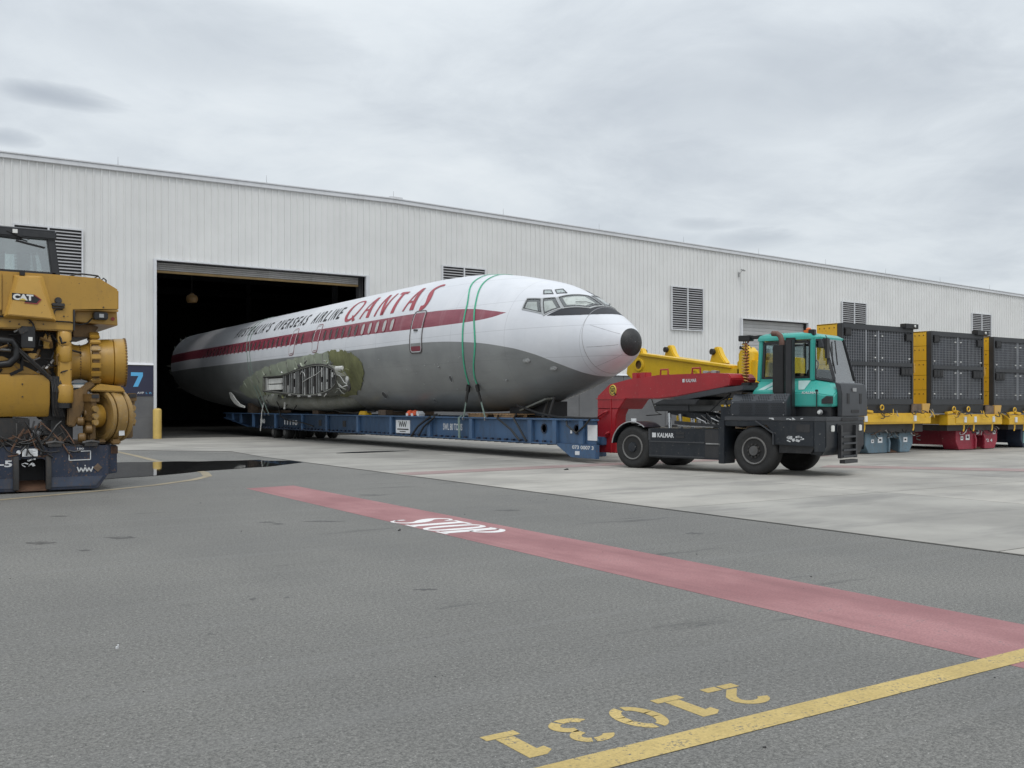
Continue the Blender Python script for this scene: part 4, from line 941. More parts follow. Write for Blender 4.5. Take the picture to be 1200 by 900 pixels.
# ------------------------------------------------------------------ blue low trailer under the fuselage
def w_logo(mb, o, ex, h, mi=0):
    o = Vector(o); ex = Vector(ex); ez = Vector((0, 0, 1)); 
    def seg(a, b, w):
        a = Vector(a); b = Vector(b); d = (b - a).normalized(); n_ = Vector((-d.y, d.x)) * w / 2
        mb.add([o + ex * (p.x * h) + ez * (p.y * h) for p in (a + n_, a - n_, b - n_, b + n_)], [(0, 1, 2, 3)], mi)
    for dx in (0, 1.12):
        for a, b in (((0, .8), (.27, .0)), ((.27, .02), (.55, .72)), ((.55, .7), (.83, .02)), ((.83, .0), (1.12, .8))): seg((a[0] + dx, a[1]), (b[0] + dx, b[1]), .17)
    seg((1.04, 1.0), (1.2, 1.0), .16)
bt = thing('roll_trailer', 'long blue flatbed roll trailer carrying the airliner fuselage out of the doorway', 'trailer', (15.6, 33, 0))
XA, XB = 14.3, 16.9
for xa, s_ in ((XA, 1), (XB, -1)):
    m = MB()
    def bx(x0, x1, *a): m.box(min(xa + s_ * x0, xa + s_ * x1), max(xa + s_ * x0, xa + s_ * x1), *a)
    y0_ = 18.34 if s_ > 0 else 20.5
    bx(.10, .125, y0_ + .06, 43.9, .45, 1.02)
    m.prism([(43.9, 1.02), (43.9, .45), (47.45, .84), (47.45, 1.02)], 'x', xa + s_ * .10, xa + s_ * .125)
    bx(0, .32, max(y0_, 19.25), 47.5, 1.021, 1.06)
    if s_ > 0: bx(0, .14, 18.34, 19.249, 1.021, 1.06); bx(0, .3, 19.9, 43.9, .415, .449)
    m.prism([(43.9, .449), (43.9, .415), (47.5, .80), (47.5, .838)], 'x', min(xa, xa + s_ * .3), max(xa, xa + s_ * .3))
    if s_ > 0: m.prism([(18.33, .12), (19.3, .12), (19.95, .42), (19.95, .448), (18.33, .448)], 'x', xa + s_ * .02, xa + s_ * .14)
    m.build('side_beam', 'blue', bt, bevel=.006)
    prs = [46.2, 45.0, 43.2, 40.3, 37.2, 34.7, 31.9, 29.25, 26.6, 24.1, 21.1, 20.0, 18.9]
    for py in prs[:None if s_ > 0 else -2]:
        z0 = .449 if py < 43.9 else .449 + (py - 43.9) * .1085 + .012
        q = MB(); q.box(min(xa + s_ * .012, xa + s_ * .10), max(xa + s_ * .012, xa + s_ * .10), py - .09, py + .09, z0, 1.021); q.build('stiffener', 'blue', bt, bevel=.005)
    g = MB(); y = 20.1
    while y < 42.5:
        g.box(min(xa + s_ * .03, xa + s_ * .10), max(xa + s_ * .03, xa + s_ * .10), y, y + .1, .449, .50); g.box(min(xa + s_ * .02, xa + s_ * .3), max(xa + s_ * .02, xa + s_ * .3), y + .15, y + .23, .39, .414); y += .36
    g.build('lashing_lugs', 'navy', bt, kind='stuff')
MB().box(14.6, 16.6, 20.5, 47.4, .95, 1.02).box(14.6, 15.3, 19.25, 20.5, .95, 1.02).build('deck', 'dark_iron', bt)
for k, y in enumerate([20.8 + 2.6 * i for i in range(10)]): MB().box(14.43, 16.77, y, y + .16, .5, .94).build('cross_beam', 'blue', bt)
MB().prism([(14.5, .12), (15.35, .12), (15.35, 1.0), (14.5, 1.0)], 'y', 19.2, 19.3).build('front_plate', 'blue', bt, bevel=.01)
for y, x0 in ((40.7, 14.55), (40.7, 15.1), (40.7, 15.95), (40.7, 16.5), (39.3, 14.55), (39.3, 15.1), (39.3, 15.95), (39.3, 16.5)):
    w_ = MB(); w_.lathe([(.10, 0), (.22, .0), (.26, .03), (.275, .07), (.275, .27), (.26, .31), (.22, .34), (.1, .34)], (x0 - .17, y, .28), (1, 0, 0), 24); w = w_.build('wheel', 'rubber', bt, smooth=40)
    MB().lathe([(.14, .0), (.14, .02), (.06, .05), (.02, .05)], (x0 - .17, y, .28), (-1, 0, 0), 16).build('hub', 'rim', w)
MB().box(14.7, 16.5, 39.0, 41.0, .34, .5).build('bogie_beam', 'navy', bt)
# square pockets and towing rings in the side
for py in (35.5, 33.2): MB().box(14.385, 14.401, py - .14, py + .14, .62, .84).build('pocket', 'dark_slot', bt)
for py in (20.55, 19.15): 
    MB().lathe([(.09, -.01), (.11, .02), (.13, .02), (.13, 0)], (14.4, py, .80), (-1, 0, 0), 16).build('lashing_ring', 'navy', bt)
# plates and lettering
pl = MB().box(14.388, 14.398, 28.0, 29.0, .50, .92).build('sign_plate', 'paper', bt)
t = MB(); w_logo(t, (14.387, 28.78, .70), (0, -1, 0), .24); t.build('logo', 'black_print', pl)
t = MB(); t.box(14.386, 14.3875, 28.1, 28.9, .605, .645); t.box(14.386, 14.3875, 28.3, 28.72, .54, .565); t.build('small_print', 'black_print', pl)
t = MB(); put_text(t, 'SWL 80 TONS', (14.397, 25.85, .66), (0, -1, 0), (0, 0, 1), .20, 1.15, bold=.02); t.build('lettering', 'white_print', bt)
t = MB(); put_text(t, '140', (14.397, 42.4, .62), (0, -1, 0), (0, 0, 1), .2, .6, bold=.03); put_text(t, '11110', (14.397, 39.4, .60), (0, -1, 0), (0, 0, 1), .2, 1.5, bold=.03); t.build('lettering', 'white_print', bt)
t = MB(); put_text(t, '073 0007 3', (14.318, 19.25, .33), (0, -1, 0), (0, 0, 1), .09, .85, bold=.03); t.build('lettering', 'white_print', bt)
MB().box(14.308, 14.318, 18.95, 19.12, .19, .28).build('paper_label', 'paper', bt)
MB().box(14.385, 14.398, 18.36, 18.72, .55, .92).build('paper_label', 'paper', bt)
MB().box(14.385, 14.398, 19.35, 19.42, .70, .78).build('paper_label', 'paper', bt)

# what sits on the trailer
for i, (y, lab) in enumerate(((24.0, 'pale timber dunnage stack under the fuselage just ahead of the green straps'), (22.6, 'pale timber dunnage stack under the nose wheel well'))):
    w = thing('dunnage_stack', lab, 'timber stack', (15.2, y, 1.06))
    p_ = None
    for j, x in enumerate((14.45, 14.85, 15.3, 15.8)): 
        MB().box(x, x + .1, y - .45, y + .45, 1.062, 1.13).build('bearer', 'wood', w, bevel=.006)
    for j in range(6): MB().box(14.42, 15.95, y - .45 + .155 * j, y - .45 + .155 * j + .12, 1.131, 1.165).build('board', 'wood', w, bevel=.004)
for i, (y, z1, lab) in enumerate(((30.5, 1.19, 'dark timber cradle block on the blue trailer below the olive wing root patch'), (44.5, 1.5, 'dark timber cradle block on the rear end of the blue trailer'), (36.5, 1.17, 'dark timber cradle block under the exposed wing ribs'))):
    m = MB(); m.box(14.7, 16.5, y - .25, y + .25, 1.062, z1); m.box(14.6, 14.9, y - .3, y + .3, 1.062, z1 + .05); tag(m.build('cradle_block', 'oldwood', bevel=.01), lab, 'timber block', 'cradle blocks under the fuselage')
m = MB(); m.prism([(31.9, 1.062), (31.3, 1.062), (31.35, 1.2), (31.75, 1.2)], 'x', 14.35, 14.6); tag(m.build('wheel_chock', 'mod_y', bevel=.01), 'small yellow chock on the trailer deck behind the drain opening', 'chock')
m = MB()
for k in range(2): m.lathe([(.02, 0), (.13, .02), (.14, .09), (.08, .17), (.01, .19)], (14.46, 28.1 - .34 * k, 1.06), (0, 0, 1), 10, 0)
for k in range(2): m.obox((14.34, 28.1 - .34 * k, 1.10), (.12, .03, .1), (0, 1, 0), (0, 0, 1), 1)
m.obox((14.45, 27.4, 1.12), (.28, .2, .12), (.2, 1, .3), mi=1); tag(m.build('hi_vis_stand_in', ['orange', 'paper'], smooth=50), 'orange and white bundle standing in for hi-vis vests, above the logo plate', 'cloth bundle')  # small orange bundle stands in for workers' vests behind the trailer
for k, (y, lab) in enumerate(((21.15, 'dark steel prop under the nose, nearer the tug'), (21.55, 'dark steel prop under the nose, beside the timber dunnage'))):
    m = MB(); m.cyl((14.95 + .1 * k, y, 1.06), (15.1 + .1 * k, y - .05, 1.60), .035, n=8); m.box(14.87 + .1 * k, 15.03 + .1 * k, y - .08, y + .08, 1.06, 1.08); tag(m.build('nose_prop', 'dark_iron'), lab, 'prop', 'props under the nose')
# webbing straps round the fuselage
def strap(name, lab, ypts, mat, w, yend, group, hook=True, a_end=128):
    r = thing(name, lab, 'strap', (15.6, yend, 1.06), group=group)
    m = MB(); rows = []
    A0 = -120
    path = []
    for k in range(0, 84):
        a = A0 + (a_end - A0) * k / 83
        aa = abs(a) if a < 0 else a
        y = 24.9 if False else interp(aa, [0, 30, 62, 91, 124, 150], ypts)
        path.append((y, a))
    for y, a in path:
        rows.append([surf(y - w / 2, R(a), .010), surf(y + w / 2, R(a), .010), surf(y + w / 2, R(a), .018), surf(y - w / 2, R(a), .018)])
    m.loft(rows); m.build('webbing', mat, r, smooth=60)
    p = Vector(surf(*[path[-1][0], R(a_end), .02])); e_ = Vector((14.32, yend, 1.04))
    q = p.lerp(e_, .55)
    if hook:
        m = MB(); m.obox(p.lerp(e_, .28), ((e_ - p).length * .5, .10, .03), e_ - p, (1, 0, .3)); m.obox(p.lerp(e_, .12), (.2, .14, .06), e_ - p, (1, 0, .3)); m.build('ratchet', 'black', r, bevel=.008)
        m = MB(); m.bar(p.lerp(e_, .5), e_, .06, .012, (1, 0, 0)); m.build('tail_webbing', 'rope_old', r)
    else:
        m = MB(); m.bar(p, e_, .05, .012, (1, 0, 0)); m.build('tail_webbing', mat, r)
    m = MB(); m.tube([e_ + Vector((.03, 0, .05)), e_ + Vector((-.03, 0, .0)), e_ + Vector((-.02, 0, -.06)), e_ + Vector((.04, 0, -.05))], .018, 6); m.build('hook', 'steel', r)
    return r
strap('tie_down_strap', 'rear one of the two bright green straps round the front fuselage', [24.75, 24.49, 23.79, 23.66, 23.88, 24.3], 'rope', .06, 24.5, 'green straps round the front fuselage')
strap('tie_down_strap', 'front one of the two bright green straps round the front fuselage, nearest the nose', [24.2, 23.93, 23.38, 23.08, 23.5, 23.7], 'rope', .06, 23.3, 'green straps round the front fuselage')
strap('tie_down_strap', 'rearmost faded thin strap crossing the fuselage behind the wing root', [43.6, 43.45, 42.7, 41.95, 41.8, 41.6], 'rope_old', .05, 41.6, 'faded straps round the rear fuselage', False, 118)
strap('tie_down_strap', 'faded thin strap crossing the fuselage just ahead of the rearmost strap', [43.1, 42.95, 42.3, 41.6, 41.4, 41.2], 'rope_old', .05, 41.1, 'faded straps round the rear fuselage', False, 118)
# chains and straps hanging over the blue side beam
def hang(name, lab, pts, r, mat):
    m = MB(); m.tube(pts, r, 6); return tag(m.build(name, mat, smooth=40), lab, 'lashing', 'lashings hanging over the blue side beam')
hang('lashing_strap', 'dark lashing hanging over the blue beam right of the white logo plate', [(14.45, 26.3, 1.12), (14.28, 26.5, 1.03), (14.26, 27.2, .75), (14.28, 27.7, .43)], .035, 'black')
hang('lashing_strap', 'second dark lashing hanging just beside the one right of the logo plate', [(14.45, 26.1, 1.10), (14.28, 26.2, 1.03), (14.26, 26.8, .75), (14.28, 27.2, .45)], .03, 'black')
hang('lashing_strap', 'ochre webbing end hanging over the beam beside the white load lettering', [(14.4, 24.75, 1.08), (14.285, 24.7, 1.03), (14.28, 24.68, .7), (14.3, 24.7, .45)], .035, 'rope_old')
hang('lashing_strap', 'dark lashing hanging over the beam between the two green straps and the props', [(14.5, 22.9, 1.15), (14.28, 22.6, 1.04), (14.26, 21.9, .75), (14.28, 21.5, .46)], .03, 'black')
hang('lashing_strap', 'dark lashing with red tag hanging near the front end of the beam', [(14.5, 22.0, 1.15), (14.28, 21.8, 1.04), (14.26, 21.4, .7), (14.28, 21.2, .46)], .03, 'black')
hang('lashing_strap', 'dark lashing lying along the deck up to the red gooseneck', [(14.7, 22.3, 1.4), (14.5, 21.0, 1.2), (14.4, 20.0, 1.1), (14.36, 19.0, 1.085), (14.5, 18.5, 1.08)], .028, 'black')
hang('lashing_strap', 'looped dark lashing hanging at the front corner of the blue trailer', [(14.4, 19.6, 1.09), (14.27, 19.4, .9), (14.26, 19.0, .72), (14.26, 18.7, .88), (14.3, 18.5, 1.08)], .025, 'black')
hang('lashing_strap', 'dark drooping lashing below the torn wing root, left of centre', [(14.3, 39.8, 1.3), (14.24, 39.4, .95), (14.25, 38.5, .78), (14.26, 37.0, .72), (14.28, 35.9, .6)], .025, 'black')
hang('lashing_strap', 'pale frayed cable hanging from the wing root past the rear of the beam', [(14.2, 41.4, 1.5), (14.22, 41.7, 1.1), (14.22, 41.75, .7), (14.23, 41.9, .3)], .025, 'dirty_white')
hang('lashing_strap', 'dark lashing lying along the deck under the wing root', [(14.5, 34.5, 1.25), (14.4, 33.5, 1.15), (14.4, 32.2, 1.12), (14.5, 30.8, 1.2)], .035, 'black')
# ------------------------------------------------------------------ red gooseneck
gn = thing('gooseneck', 'red gooseneck coupling arm linking the blue trailer to the teal tug', 'gooseneck', (15.45, 17.5, 0))
m = MB(); GX0, GX1 = 15.0, 15.9
m.prism([(19.13, 1.3), (19.13, 1.62), (18.66, 1.90), (17.92, 2.01), (16.9, 2.08), (15.2, 2.08), (14.72, 2.05), (14.62, 1.95), (14.67, 1.80), (15.0, 1.74), (16.31, 1.58), (16.9, 1.54), (18.05, 1.54), (18.3, 1.3)], 'x', GX0, 15.75)
m.prism([(19.13, .24), (19.13, 1.32), (18.28, 1.32), (18.40, 1.15), (18.46, .24)], 'x', GX0, 15.32)
m.build('arm', 'red', gn, bevel=.018)
MB().prism([(19.16, 1.54), (18.05, 1.54), (18.05, 1.56), (19.16, 1.56)], 'x', GX0 - .018, GX0).build('weld_rib', 'red', gn)
MB().prism([(18.62, .24), (18.60, 1.54), (18.58, 1.54), (18.56, .24)], 'x', GX0 - .015, GX0).build('weld_rib', 'red', gn)
m = MB(); m.lathe([(.001, .016), (.125, .016), (.135, 0)], (GX0, 18.52, 1.755), (-1, 0, 0), 24); m.build('badge', 'yellow_badge', gn)
m = MB(); m.lathe([(.085, .019), (.105, .019)], (GX0, 18.52, 1.755), (-1, 0, 0), 24, cap=False); m.box(GX0 - .02, GX0 - .018, 18.45, 18.58, 1.78, 1.80); m.box(GX0 - .02, GX0 - .018, 18.46, 18.58, 1.745, 1.765); m.box(GX0 - .02, GX0 - .018, 18.47, 18.57, 1.71, 1.73); m.bar((GX0 - .019, 18.46, 1.70), (GX0 - .019, 18.40, 1.64), .03, .003, (1, 0, 0)); m.build('badge_print', 'black_print', gn)
t = MB(); put_text(t, 'KALMAR', (GX0 - .004, 15.98, 1.895), (0, -1, 0), (0, 0, 1), .075, .33, bold=.025)
t.build('lettering', 'white_print', gn); MB().box(GX0 - .005, GX0 - .003, 16.02, 16.09, 1.895, 1.97).build('logo', 'white_print', gn)
m = MB(); m.prism([(16.4, 1.55), (14.9, 1.75), (14.2, 1.80), (14.2, 1.70), (14.9, 1.62), (16.0, 1.50)], 'x', 14.9, 16.0); m.build('skid_plate', 'tug_mid', gn, bevel=.01)
for y, z in ((16.75, 2.08), (15.72, 2.08)):
    m = MB(); m.tube([(GX0 + .06, y + .13, z - .02), (GX0 + .06, y + .12, z + .12), (GX0 + .06, y - .12, z + .12), (GX0 + .06, y - .13, z - .02)], .022, 6); m.build('lifting_eye', 'red', gn, smooth=40)
for y in (17.75, 17.45): MB().box(GX0 + .1, GX0 + .3, y, y + .18, 2.0, 2.16).build('lug', 'red', gn, bevel=.01)
for y in (15.45, 15.2): MB().obox((GX0 + .12, y, 2.10), (.16, .12, .06), (0, 1, .1)).build('weld_plate', 'steel', gn, bevel=.01)
m = MB(); m.tube([(GX0 - .02, 19.05, 1.05), (GX0 - .07, 19.0, 1.12), (GX0 - .07, 18.75, 1.22), (GX0 - .02, 18.7, 1.25)], .025, 6); m.build('grab_rail', 'red', gn)
m = MB(); m.tube([(GX0 - .02, 18.75, .62), (GX0 - .06, 18.7, .70), (GX0 - .02, 18.62, .74)], .03, 6); m.build('hook', 'red', gn)
m = MB(); m.obox((14.93, 18.95, .52), (.4, .16, .2), (0, 1, 0)); m.cyl((14.8, 18.95, .5), (14.95, 18.95, .5), .09, n=12); m.build('coupling_pin', 'blue', gn, bevel=.02)

# ------------------------------------------------------------------ terminal tug
TR = R(13)
tg = thing('terminal_tug', 'teal and charcoal terminal tractor coupled by a red gooseneck, parked before the radiators', 'tug', (14.01, 16.63, 0), -math.pi / 2 + TR)
# local axes: x forward, y to the tug's left (away from camera), z up
def TB(mb, name, mats, parent=tg, **k): return mb.build(name, mats, parent, local=True, **k)
def wheel(name, u, v, wdt, r, sgn):
    prof = [(.27 * r / .47, .02), (.36, 0.0), (r - .07, .0), (r - .02, .03), (r, .07), (r, wdt - .07), (r - .02, wdt - .03), (r - .07, wdt), (.36, wdt), (.27, wdt - .02)]
    w = TB(MB().lathe(prof, (u, v if sgn > 0 else v, r), (0, sgn, 0), 40), name, 'rubber', smooth=40)
    rm = MB(); rm.lathe([(.275, .02), (.265, -.005), (.245, .0), (.235, .05)], (u, v, r), (0, sgn, 0), 32, cap=False)
    rim = TB(rm, 'rim', 'rim_edge', w, smooth=40)
    if name == 'front_wheel': TB(MB().lathe([(.236, .045), (.215, .07), (.17, .055), (.15, .03), (.10, .02), (.095, -.02), (.02, -.025)], (u, v, r), (0, sgn, 0), 32), 'hub', 'rim', w, smooth=40)
    else: TB(MB().lathe([(.236, .05), (.20, .16), (.15, .17), (.13, .10), (.11, .02), (.10, -.01), (.02, -.015)], (u, v, r), (0, sgn, 0), 32), 'hub', 'tug_dark', w, smooth=40)  # dark hub colour makes the dish look deeper
    if name == 'front_wheel':
        bl = MB()
        for i in range(10):
            a = 2 * math.pi * i / 10; bl.cyl((u + .13 * math.cos(a), v + sgn * .04, r + .13 * math.sin(a)), (u + .13 * math.cos(a), v - sgn * .012, r + .13 * math.sin(a)), .018, n=6)
        TB(bl, 'wheel_nuts', 'dark_iron', w)
        hl_ = MB()
        for i in range(10):
            a = 2 * math.pi * (i + .5) / 10; hl_.cyl((u + .205 * math.cos(a), v + sgn * .088, r + .205 * math.sin(a)), (u + .205 * math.cos(a), v + sgn * .055, r + .205 * math.sin(a)), .028, n=8)
        TB(hl_, 'hand_holes', 'dark_slot', w)
    return w
TW = 2.0
wheel('rear_wheel', 0, 0, .58, .47, 1); wheel('rear_wheel', 0, TW, .58, .47, -1); wheel('front_wheel', 3.0, .0, .34, .485, 1); wheel('front_wheel', 3.0, TW, .34, .485, -1)
TB(MB().box(-.55, 4.2, .62, .80, .5, .85).box(-.55, 4.2, 1.2, 1.38, .5, .85).box(-.5, -.3, .8, 1.2, .55, .8).box(2.0, 2.3, .8, 1.2, .5, .8), 'chassis_rail', 'cab_black', bevel=.01)
TB(MB().cyl((0, .3, .47), (0, 1.7, .47), .10, n=12).cyl((3, .2, .485), (3, 1.8, .485), .09, n=12), 'axle', 'cab_black', smooth=40)
# rear mudguard with a pale worn lip
mg = MB(); n_ = 14
arc_ = [(.55 * math.cos(R(172 - 120 * i / n_)), .47 + .55 * math.sin(R(172 - 120 * i / n_))) for i in range(n_ + 1)]
mg.loft([[(u, -.01, z), (u, .6, z), (u * 1.03, .6, .47 + (z - .47) * 1.03), (u * 1.03, -.01, .47 + (z - .47) * 1.03)] for u, z in arc_])
TB(mg, 'mudguard', 'tug_dark')
lp = MB(); lp.tube([(u, -.015, z + .01) for u, z in arc_], .014, 5); TB(lp, 'mudguard_lip', 'steel')
TB(MB().obox((.0, .06, 1.05), (.12, .03, .10), (1, 0, 0)), 'reflector', 'paper')
# side tank with rails and step recess
TB(MB().box(.44, 2.28, .0, .55, .27, .90), 'side_tank', 'tug_dark', bevel=.012)
TB(MB().box(.46, 1.86, -.012, 0.0, .60, .625).box(.46, 1.86, -.012, .0, .30, .32), 'rail', 'tug_mid')
TB(MB().box(.44, .50, -.008, .0, .64, .88), 'edge_trim', 'tug_mid')
TB(MB().box(1.16, 1.36, -.006, .0, .78, .82).box(1.16, 1.36, -.006, .0, .70, .74), 'vent_slot', 'dark_slot')
t = MB(); put_text(t, 'KALMAR', (.68, -.004, .70), (1, 0, 0), (0, 0, 1), .10, .42, bold=.03); TB(t, 'lettering', 'white_print'); TB(MB().box(.54, .64, -.005, -.003, .70, .80), 'logo', 'white_print')
TB(MB().box(1.87, 2.22, -.005, .02, .31, .88), 'step_recess', 'dark_slot'); TB(MB().box(1.90, 2.24, -.02, .1, .585, .61), 'step', 'steel')
TB(MB().box(2.2, 2.34, -.02, .4, .20, 1.08), 'wheel_arch_post', 'tug_dark', bevel=.01)
# lifting frame: sloping arms, chrome rams, turntable
TB(MB().bar((.55, .62, 1.27), (2.45, .62, .98), .12, .13).bar((.55, 1.38, 1.27), (2.45, 1.38, .98), .12, .13), 'lift_arm', 'tug_dark', bevel=.01)
TB(MB().bar((.9, .35, 1.02), (2.35, .35, .92), .08, .07), 'lift_link', 'cab_black')
for v in (.55, 1.45):
    TB(MB().cyl((.62, v, .80), (.60, v, 1.22), .045, n=14), 'ram_rod', 'chrome', smooth=40)
    TB(MB().cyl((.98, v - .08, .72), (.94, v - .08, 1.20), .04, n=14), 'ram_rod', 'steel', smooth=40)
TB(MB().box(.35, 1.25, .35, 1.65, 1.26, 1.40).prism([(.30, 1.40), (1.45, 1.40), (1.55, 1.52), (.60, 1.52)], 'y', .3, 1.7), 'turntable', 'cab_black', bevel=.02)
TB(MB().cyl((.95, .7, 1.25), (.95, .7, 1.5), .13, n=16), 'slew_ring', 'tug_dark', smooth=40)
TB(MB().box(-.45, 2.3, .8, 1.2, .86, .9), 'frame_deck', 'tug_dark')
for k in range(7):
    u = 1.35 + .12 * k; TB(MB().tube([(u, .5, 1.0), (u + .05, .42, 1.12 + .05 * (k % 3)), (u + .2, .45, 1.05), (u + .3, .5, .95)], .016, 5), 'hose', 'black' if k % 3 else 'steel')
TB(MB().bar((.9, .45, .97), (2.2, .4, .90), .03, .02).bar((1.0, .3, .95), (1.9, .28, .93), .05, .02), 'walkway', 'steel')
# front deck and apron
TB(MB().prism([(2.33, -.0), (4.28, .0), (4.45, .16), (4.45, TW - .16), (4.28, TW), (2.33, TW)], 'z', 1.08, 1.165), 'deck', 'tug_mid', bevel=.012)
TB(MB().prism([(2.34, 1.078), (2.34, .97), (2.75, .965), (3.28, 1.0), (3.45, .80), (3.45, .62), (4.28, .60), (4.28, 1.078)], 'y', .0, .08), 'apron_panel', 'tug_dark', bevel=.01)
TB(MB().prism([(2.34, 1.078), (2.34, .97), (2.75, .965), (3.28, 1.0), (3.45, .80), (3.45, .62), (4.28, .60), (4.28, 1.078)], 'y', TW - .08, TW), 'apron_panel', 'tug_dark', bevel=.01)
TB(MB().bar((3.05, -.012, 1.08), (3.44, -.012, .84), .02, .05, (0, 1, 0)).bar((3.44, -.012, .84), (3.44, -.012, .62), .02, .05, (0, 1, 0)), 'arch_trim', 'tug_mid')
TB(MB().box(3.92, 4.2, -.006, .01, .87, 1.02), 'lamp_slot', 'dark_slot'); TB(MB().box(3.96, 4.08, -.009, .0, .89, 1.0), 'slot_block', 'dark_slot')  # dark block fills the black slot, no lamp is fitted
TB(MB().prism([(4.282, 1.078), (4.282, .60), (4.1, .45), (4.35, .42), (4.44, .60), (4.44, 1.078)], 'y', .17, TW - .17), 'bumper', 'tug_dark', bevel=.012)
TB(MB().prism([(4.28, .0), (4.44, .165), (4.38, .165), (4.28, .06)], 'z', .50, 1.078), 'bumper_corner', 'tug_dark', bevel=.008)
TB(MB().prism([(4.28, TW), (4.44, TW - .165), (4.38, TW - .165), (4.28, TW - .06)], 'z', .50, 1.078), 'bumper_corner', 'tug_dark', bevel=.008)
TB(MB().prism([(4.15, .46), (3.5, .46), (3.5, .64), (4.28, .62)], 'y', .1, 1.9), 'sump_guard', 'cab_black')
# worn lettering / scraped paint
t = MB(); random.seed(3)
for k in range(16): t.obox((3.88 + random.uniform(-.14, .16), -.003, .74 + random.uniform(-.045, .045)), (random.uniform(.03, .09), .002, random.uniform(.012, .035)), (1, 0, random.uniform(-.7, .7)))
for k in range(9): t.obox((random.choice((3.35, 3.8, 3.85, 4.05)) + random.uniform(-.07, .07), -.002, 1.12 + random.uniform(-.015, .015)), (random.uniform(.03, .09), .003, .016), (1, 0, random.uniform(-.3, .3)))
TB(t, 'scraped_paint', 'white_print', kind='stuff')
# front face: ladder, lamps, tow gap
TB(MB().box(4.445, 4.455, .62, 1.75, .86, 1.03), 'lamp_recess', 'dark_slot')
for v in (.42, 1.62): TB(MB().box(4.44, 4.47, v - .06, v + .06, .88, 1.0), 'headlamp', 'lamp_white', bevel=.01)
ld = TB(MB().box(4.445, 4.52, .64, .72, .36, 1.0), 'step_ladder', 'cab_black', bevel=.008); TB(MB().box(4.445, 4.52, 1.28, 1.36, .36, 1.0), 'side_rail', 'cab_black', bevel=.008); TB(MB().box(4.444, 4.46, .72, 1.28, .36, .86), 'step_back', 'cab_black')
for z in (.38, .50, .63, .76): TB(MB().box(4.45, 4.54, .72, 1.28, z, z + .035), 'rung', 'tug_mid', ld)
TB(MB().box(4.45, 4.56, .72, 1.28, .26, .33), 'tow_jaw', 'cab_black')
TB(MB().box(4.445, 4.47, .8, 1.5, 1.085, 1.14), 'grab_slot', 'dark_slot')
# engine box with punched sides
TB(MB().prism([(2.30, 1.168), (3.60, 1.168), (3.60, 1.48), (3.52, 1.62), (2.50, 1.62), (2.30, 1.46)], 'y', .28, 1.15) if False else MB().prism([(.28, 1.168), (.28, 1.46), (.42, 1.62), (1.1, 1.62), (1.1, 1.168)], 'x', 2.30, 3.56), 'engine_box', 'tug_box', bevel=.012)
hp = MB()
for c in range(3):
    for i in range(6):
        for j in range(7):
            u = 2.52 + c * .36 + i * .05 + j * .012 * 0; z = 1.21 + j * .034
            if c < 3: hp.obox((u + (j % 2) * .025, .279, z), (.026, .004, .018), (1, 0, 0))
for c in range(3):
    for i in range(5):
        for j in range(4):
            f = .15 + j * .22; hp.obox((2.54 + c * .36 + i * .055 + (j % 2) * .027, .28 + .14 * f - .003, 1.46 + .16 * f + .002), (.024, .004, .018), (1, 0, 0), (0, -.75, .66))
TB(hp, 'vent_holes', 'vent_black', kind='stuff')
TB(MB().cyl((2.36, .277, 1.2), (2.36, .265, 1.2), .012, n=6).cyl((3.5, .277, 1.2), (3.5, .265, 1.2), .012, n=6).cyl((2.36, .277, 1.44), (2.36, .265, 1.44), .012, n=6).cyl((3.5, .277, 1.44), (3.5, .265, 1.44), .012, n=6), 'box_bolts', 'steel')
# exhaust tower
TB(MB().box(3.10, 3.36, .55, .80, 1.62, 2.60).box(3.13, 3.33, .56, .78, 1.5, 1.7), 'exhaust_shroud', 'black', bevel=.02)
TB(MB().box(3.44, 3.58, .45, .60, 1.168, 2.70), 'intake_column', 'cab_black', bevel=.015)
TB(MB().tube([(3.24, .68, 2.58), (3.24, .68, 2.70), (3.21, .68, 2.79), (3.14, .68, 2.84), (3.03, .68, 2.85)], .055, 12), 'exhaust_elbow', 'copper', smooth=40)
# teal hood beside the cab
def hoodring(u, zt, zs, v0, v1):   # low front sheet metal section
    return [(u, v0, 1.36), (u, v0, zs), (u, v0 + .06, zs + .05), (u, .90, zt), (u, v1, zt), (u, v1, 1.36)]
TB(MB().loft([hoodring(2.62, 1.90, 1.66, .60, 1.95), hoodring(3.8, 1.90, 1.64, .60, 1.95), hoodring(4.15, 1.83, 1.60, .60, 1.95), hoodring(4.36, 1.70, 1.56, .66, 1.6)]), 'hood', 'teal', bevel=.02)
TB(MB().box(2.55, 4.30, .68, 1.9, 1.166, 1.358), 'hood_base', 'cab_black', bevel=.01)
TB(MB().prism([(4.362, 1.17), (4.362, 1.66), (4.30, 1.84), (4.42, 1.80), (4.46, 1.60), (4.46, 1.17)], 'y', .80, 1.95), 'front_grille', 'tug_mid', bevel=.015)
for k in range(2): TB(MB().box(4.455, 4.468, 1.02 + .55 * k, 1.12 + .55 * k, 1.42, 1.62), 'grille_slot', 'dark_slot')
TB(MB().box(4.455, 4.468, 1.2, 1.55, 1.24, 1.30), 'grille_slot', 'dark_slot'); TB(MB().box(4.455, 4.466, 1.27, 1.43, 1.66, 1.73), 'badge', 'steel')
TB(MB().prism([(4.14, 1.42), (4.345, 1.42), (4.345, 1.56), (4.24, 1.57), (4.14, 1.50)], 'y', .590, .66), 'side_vent', 'dark_slot')
t = MB(); put_text(t, 'KALMAR', (3.72, .592, 1.615), (1, 0, 0), (0, 0, 1), .045, .36, shear=.25, bold=.03); TB(t, 'lettering', 'white_print')
st_ = MB(); 
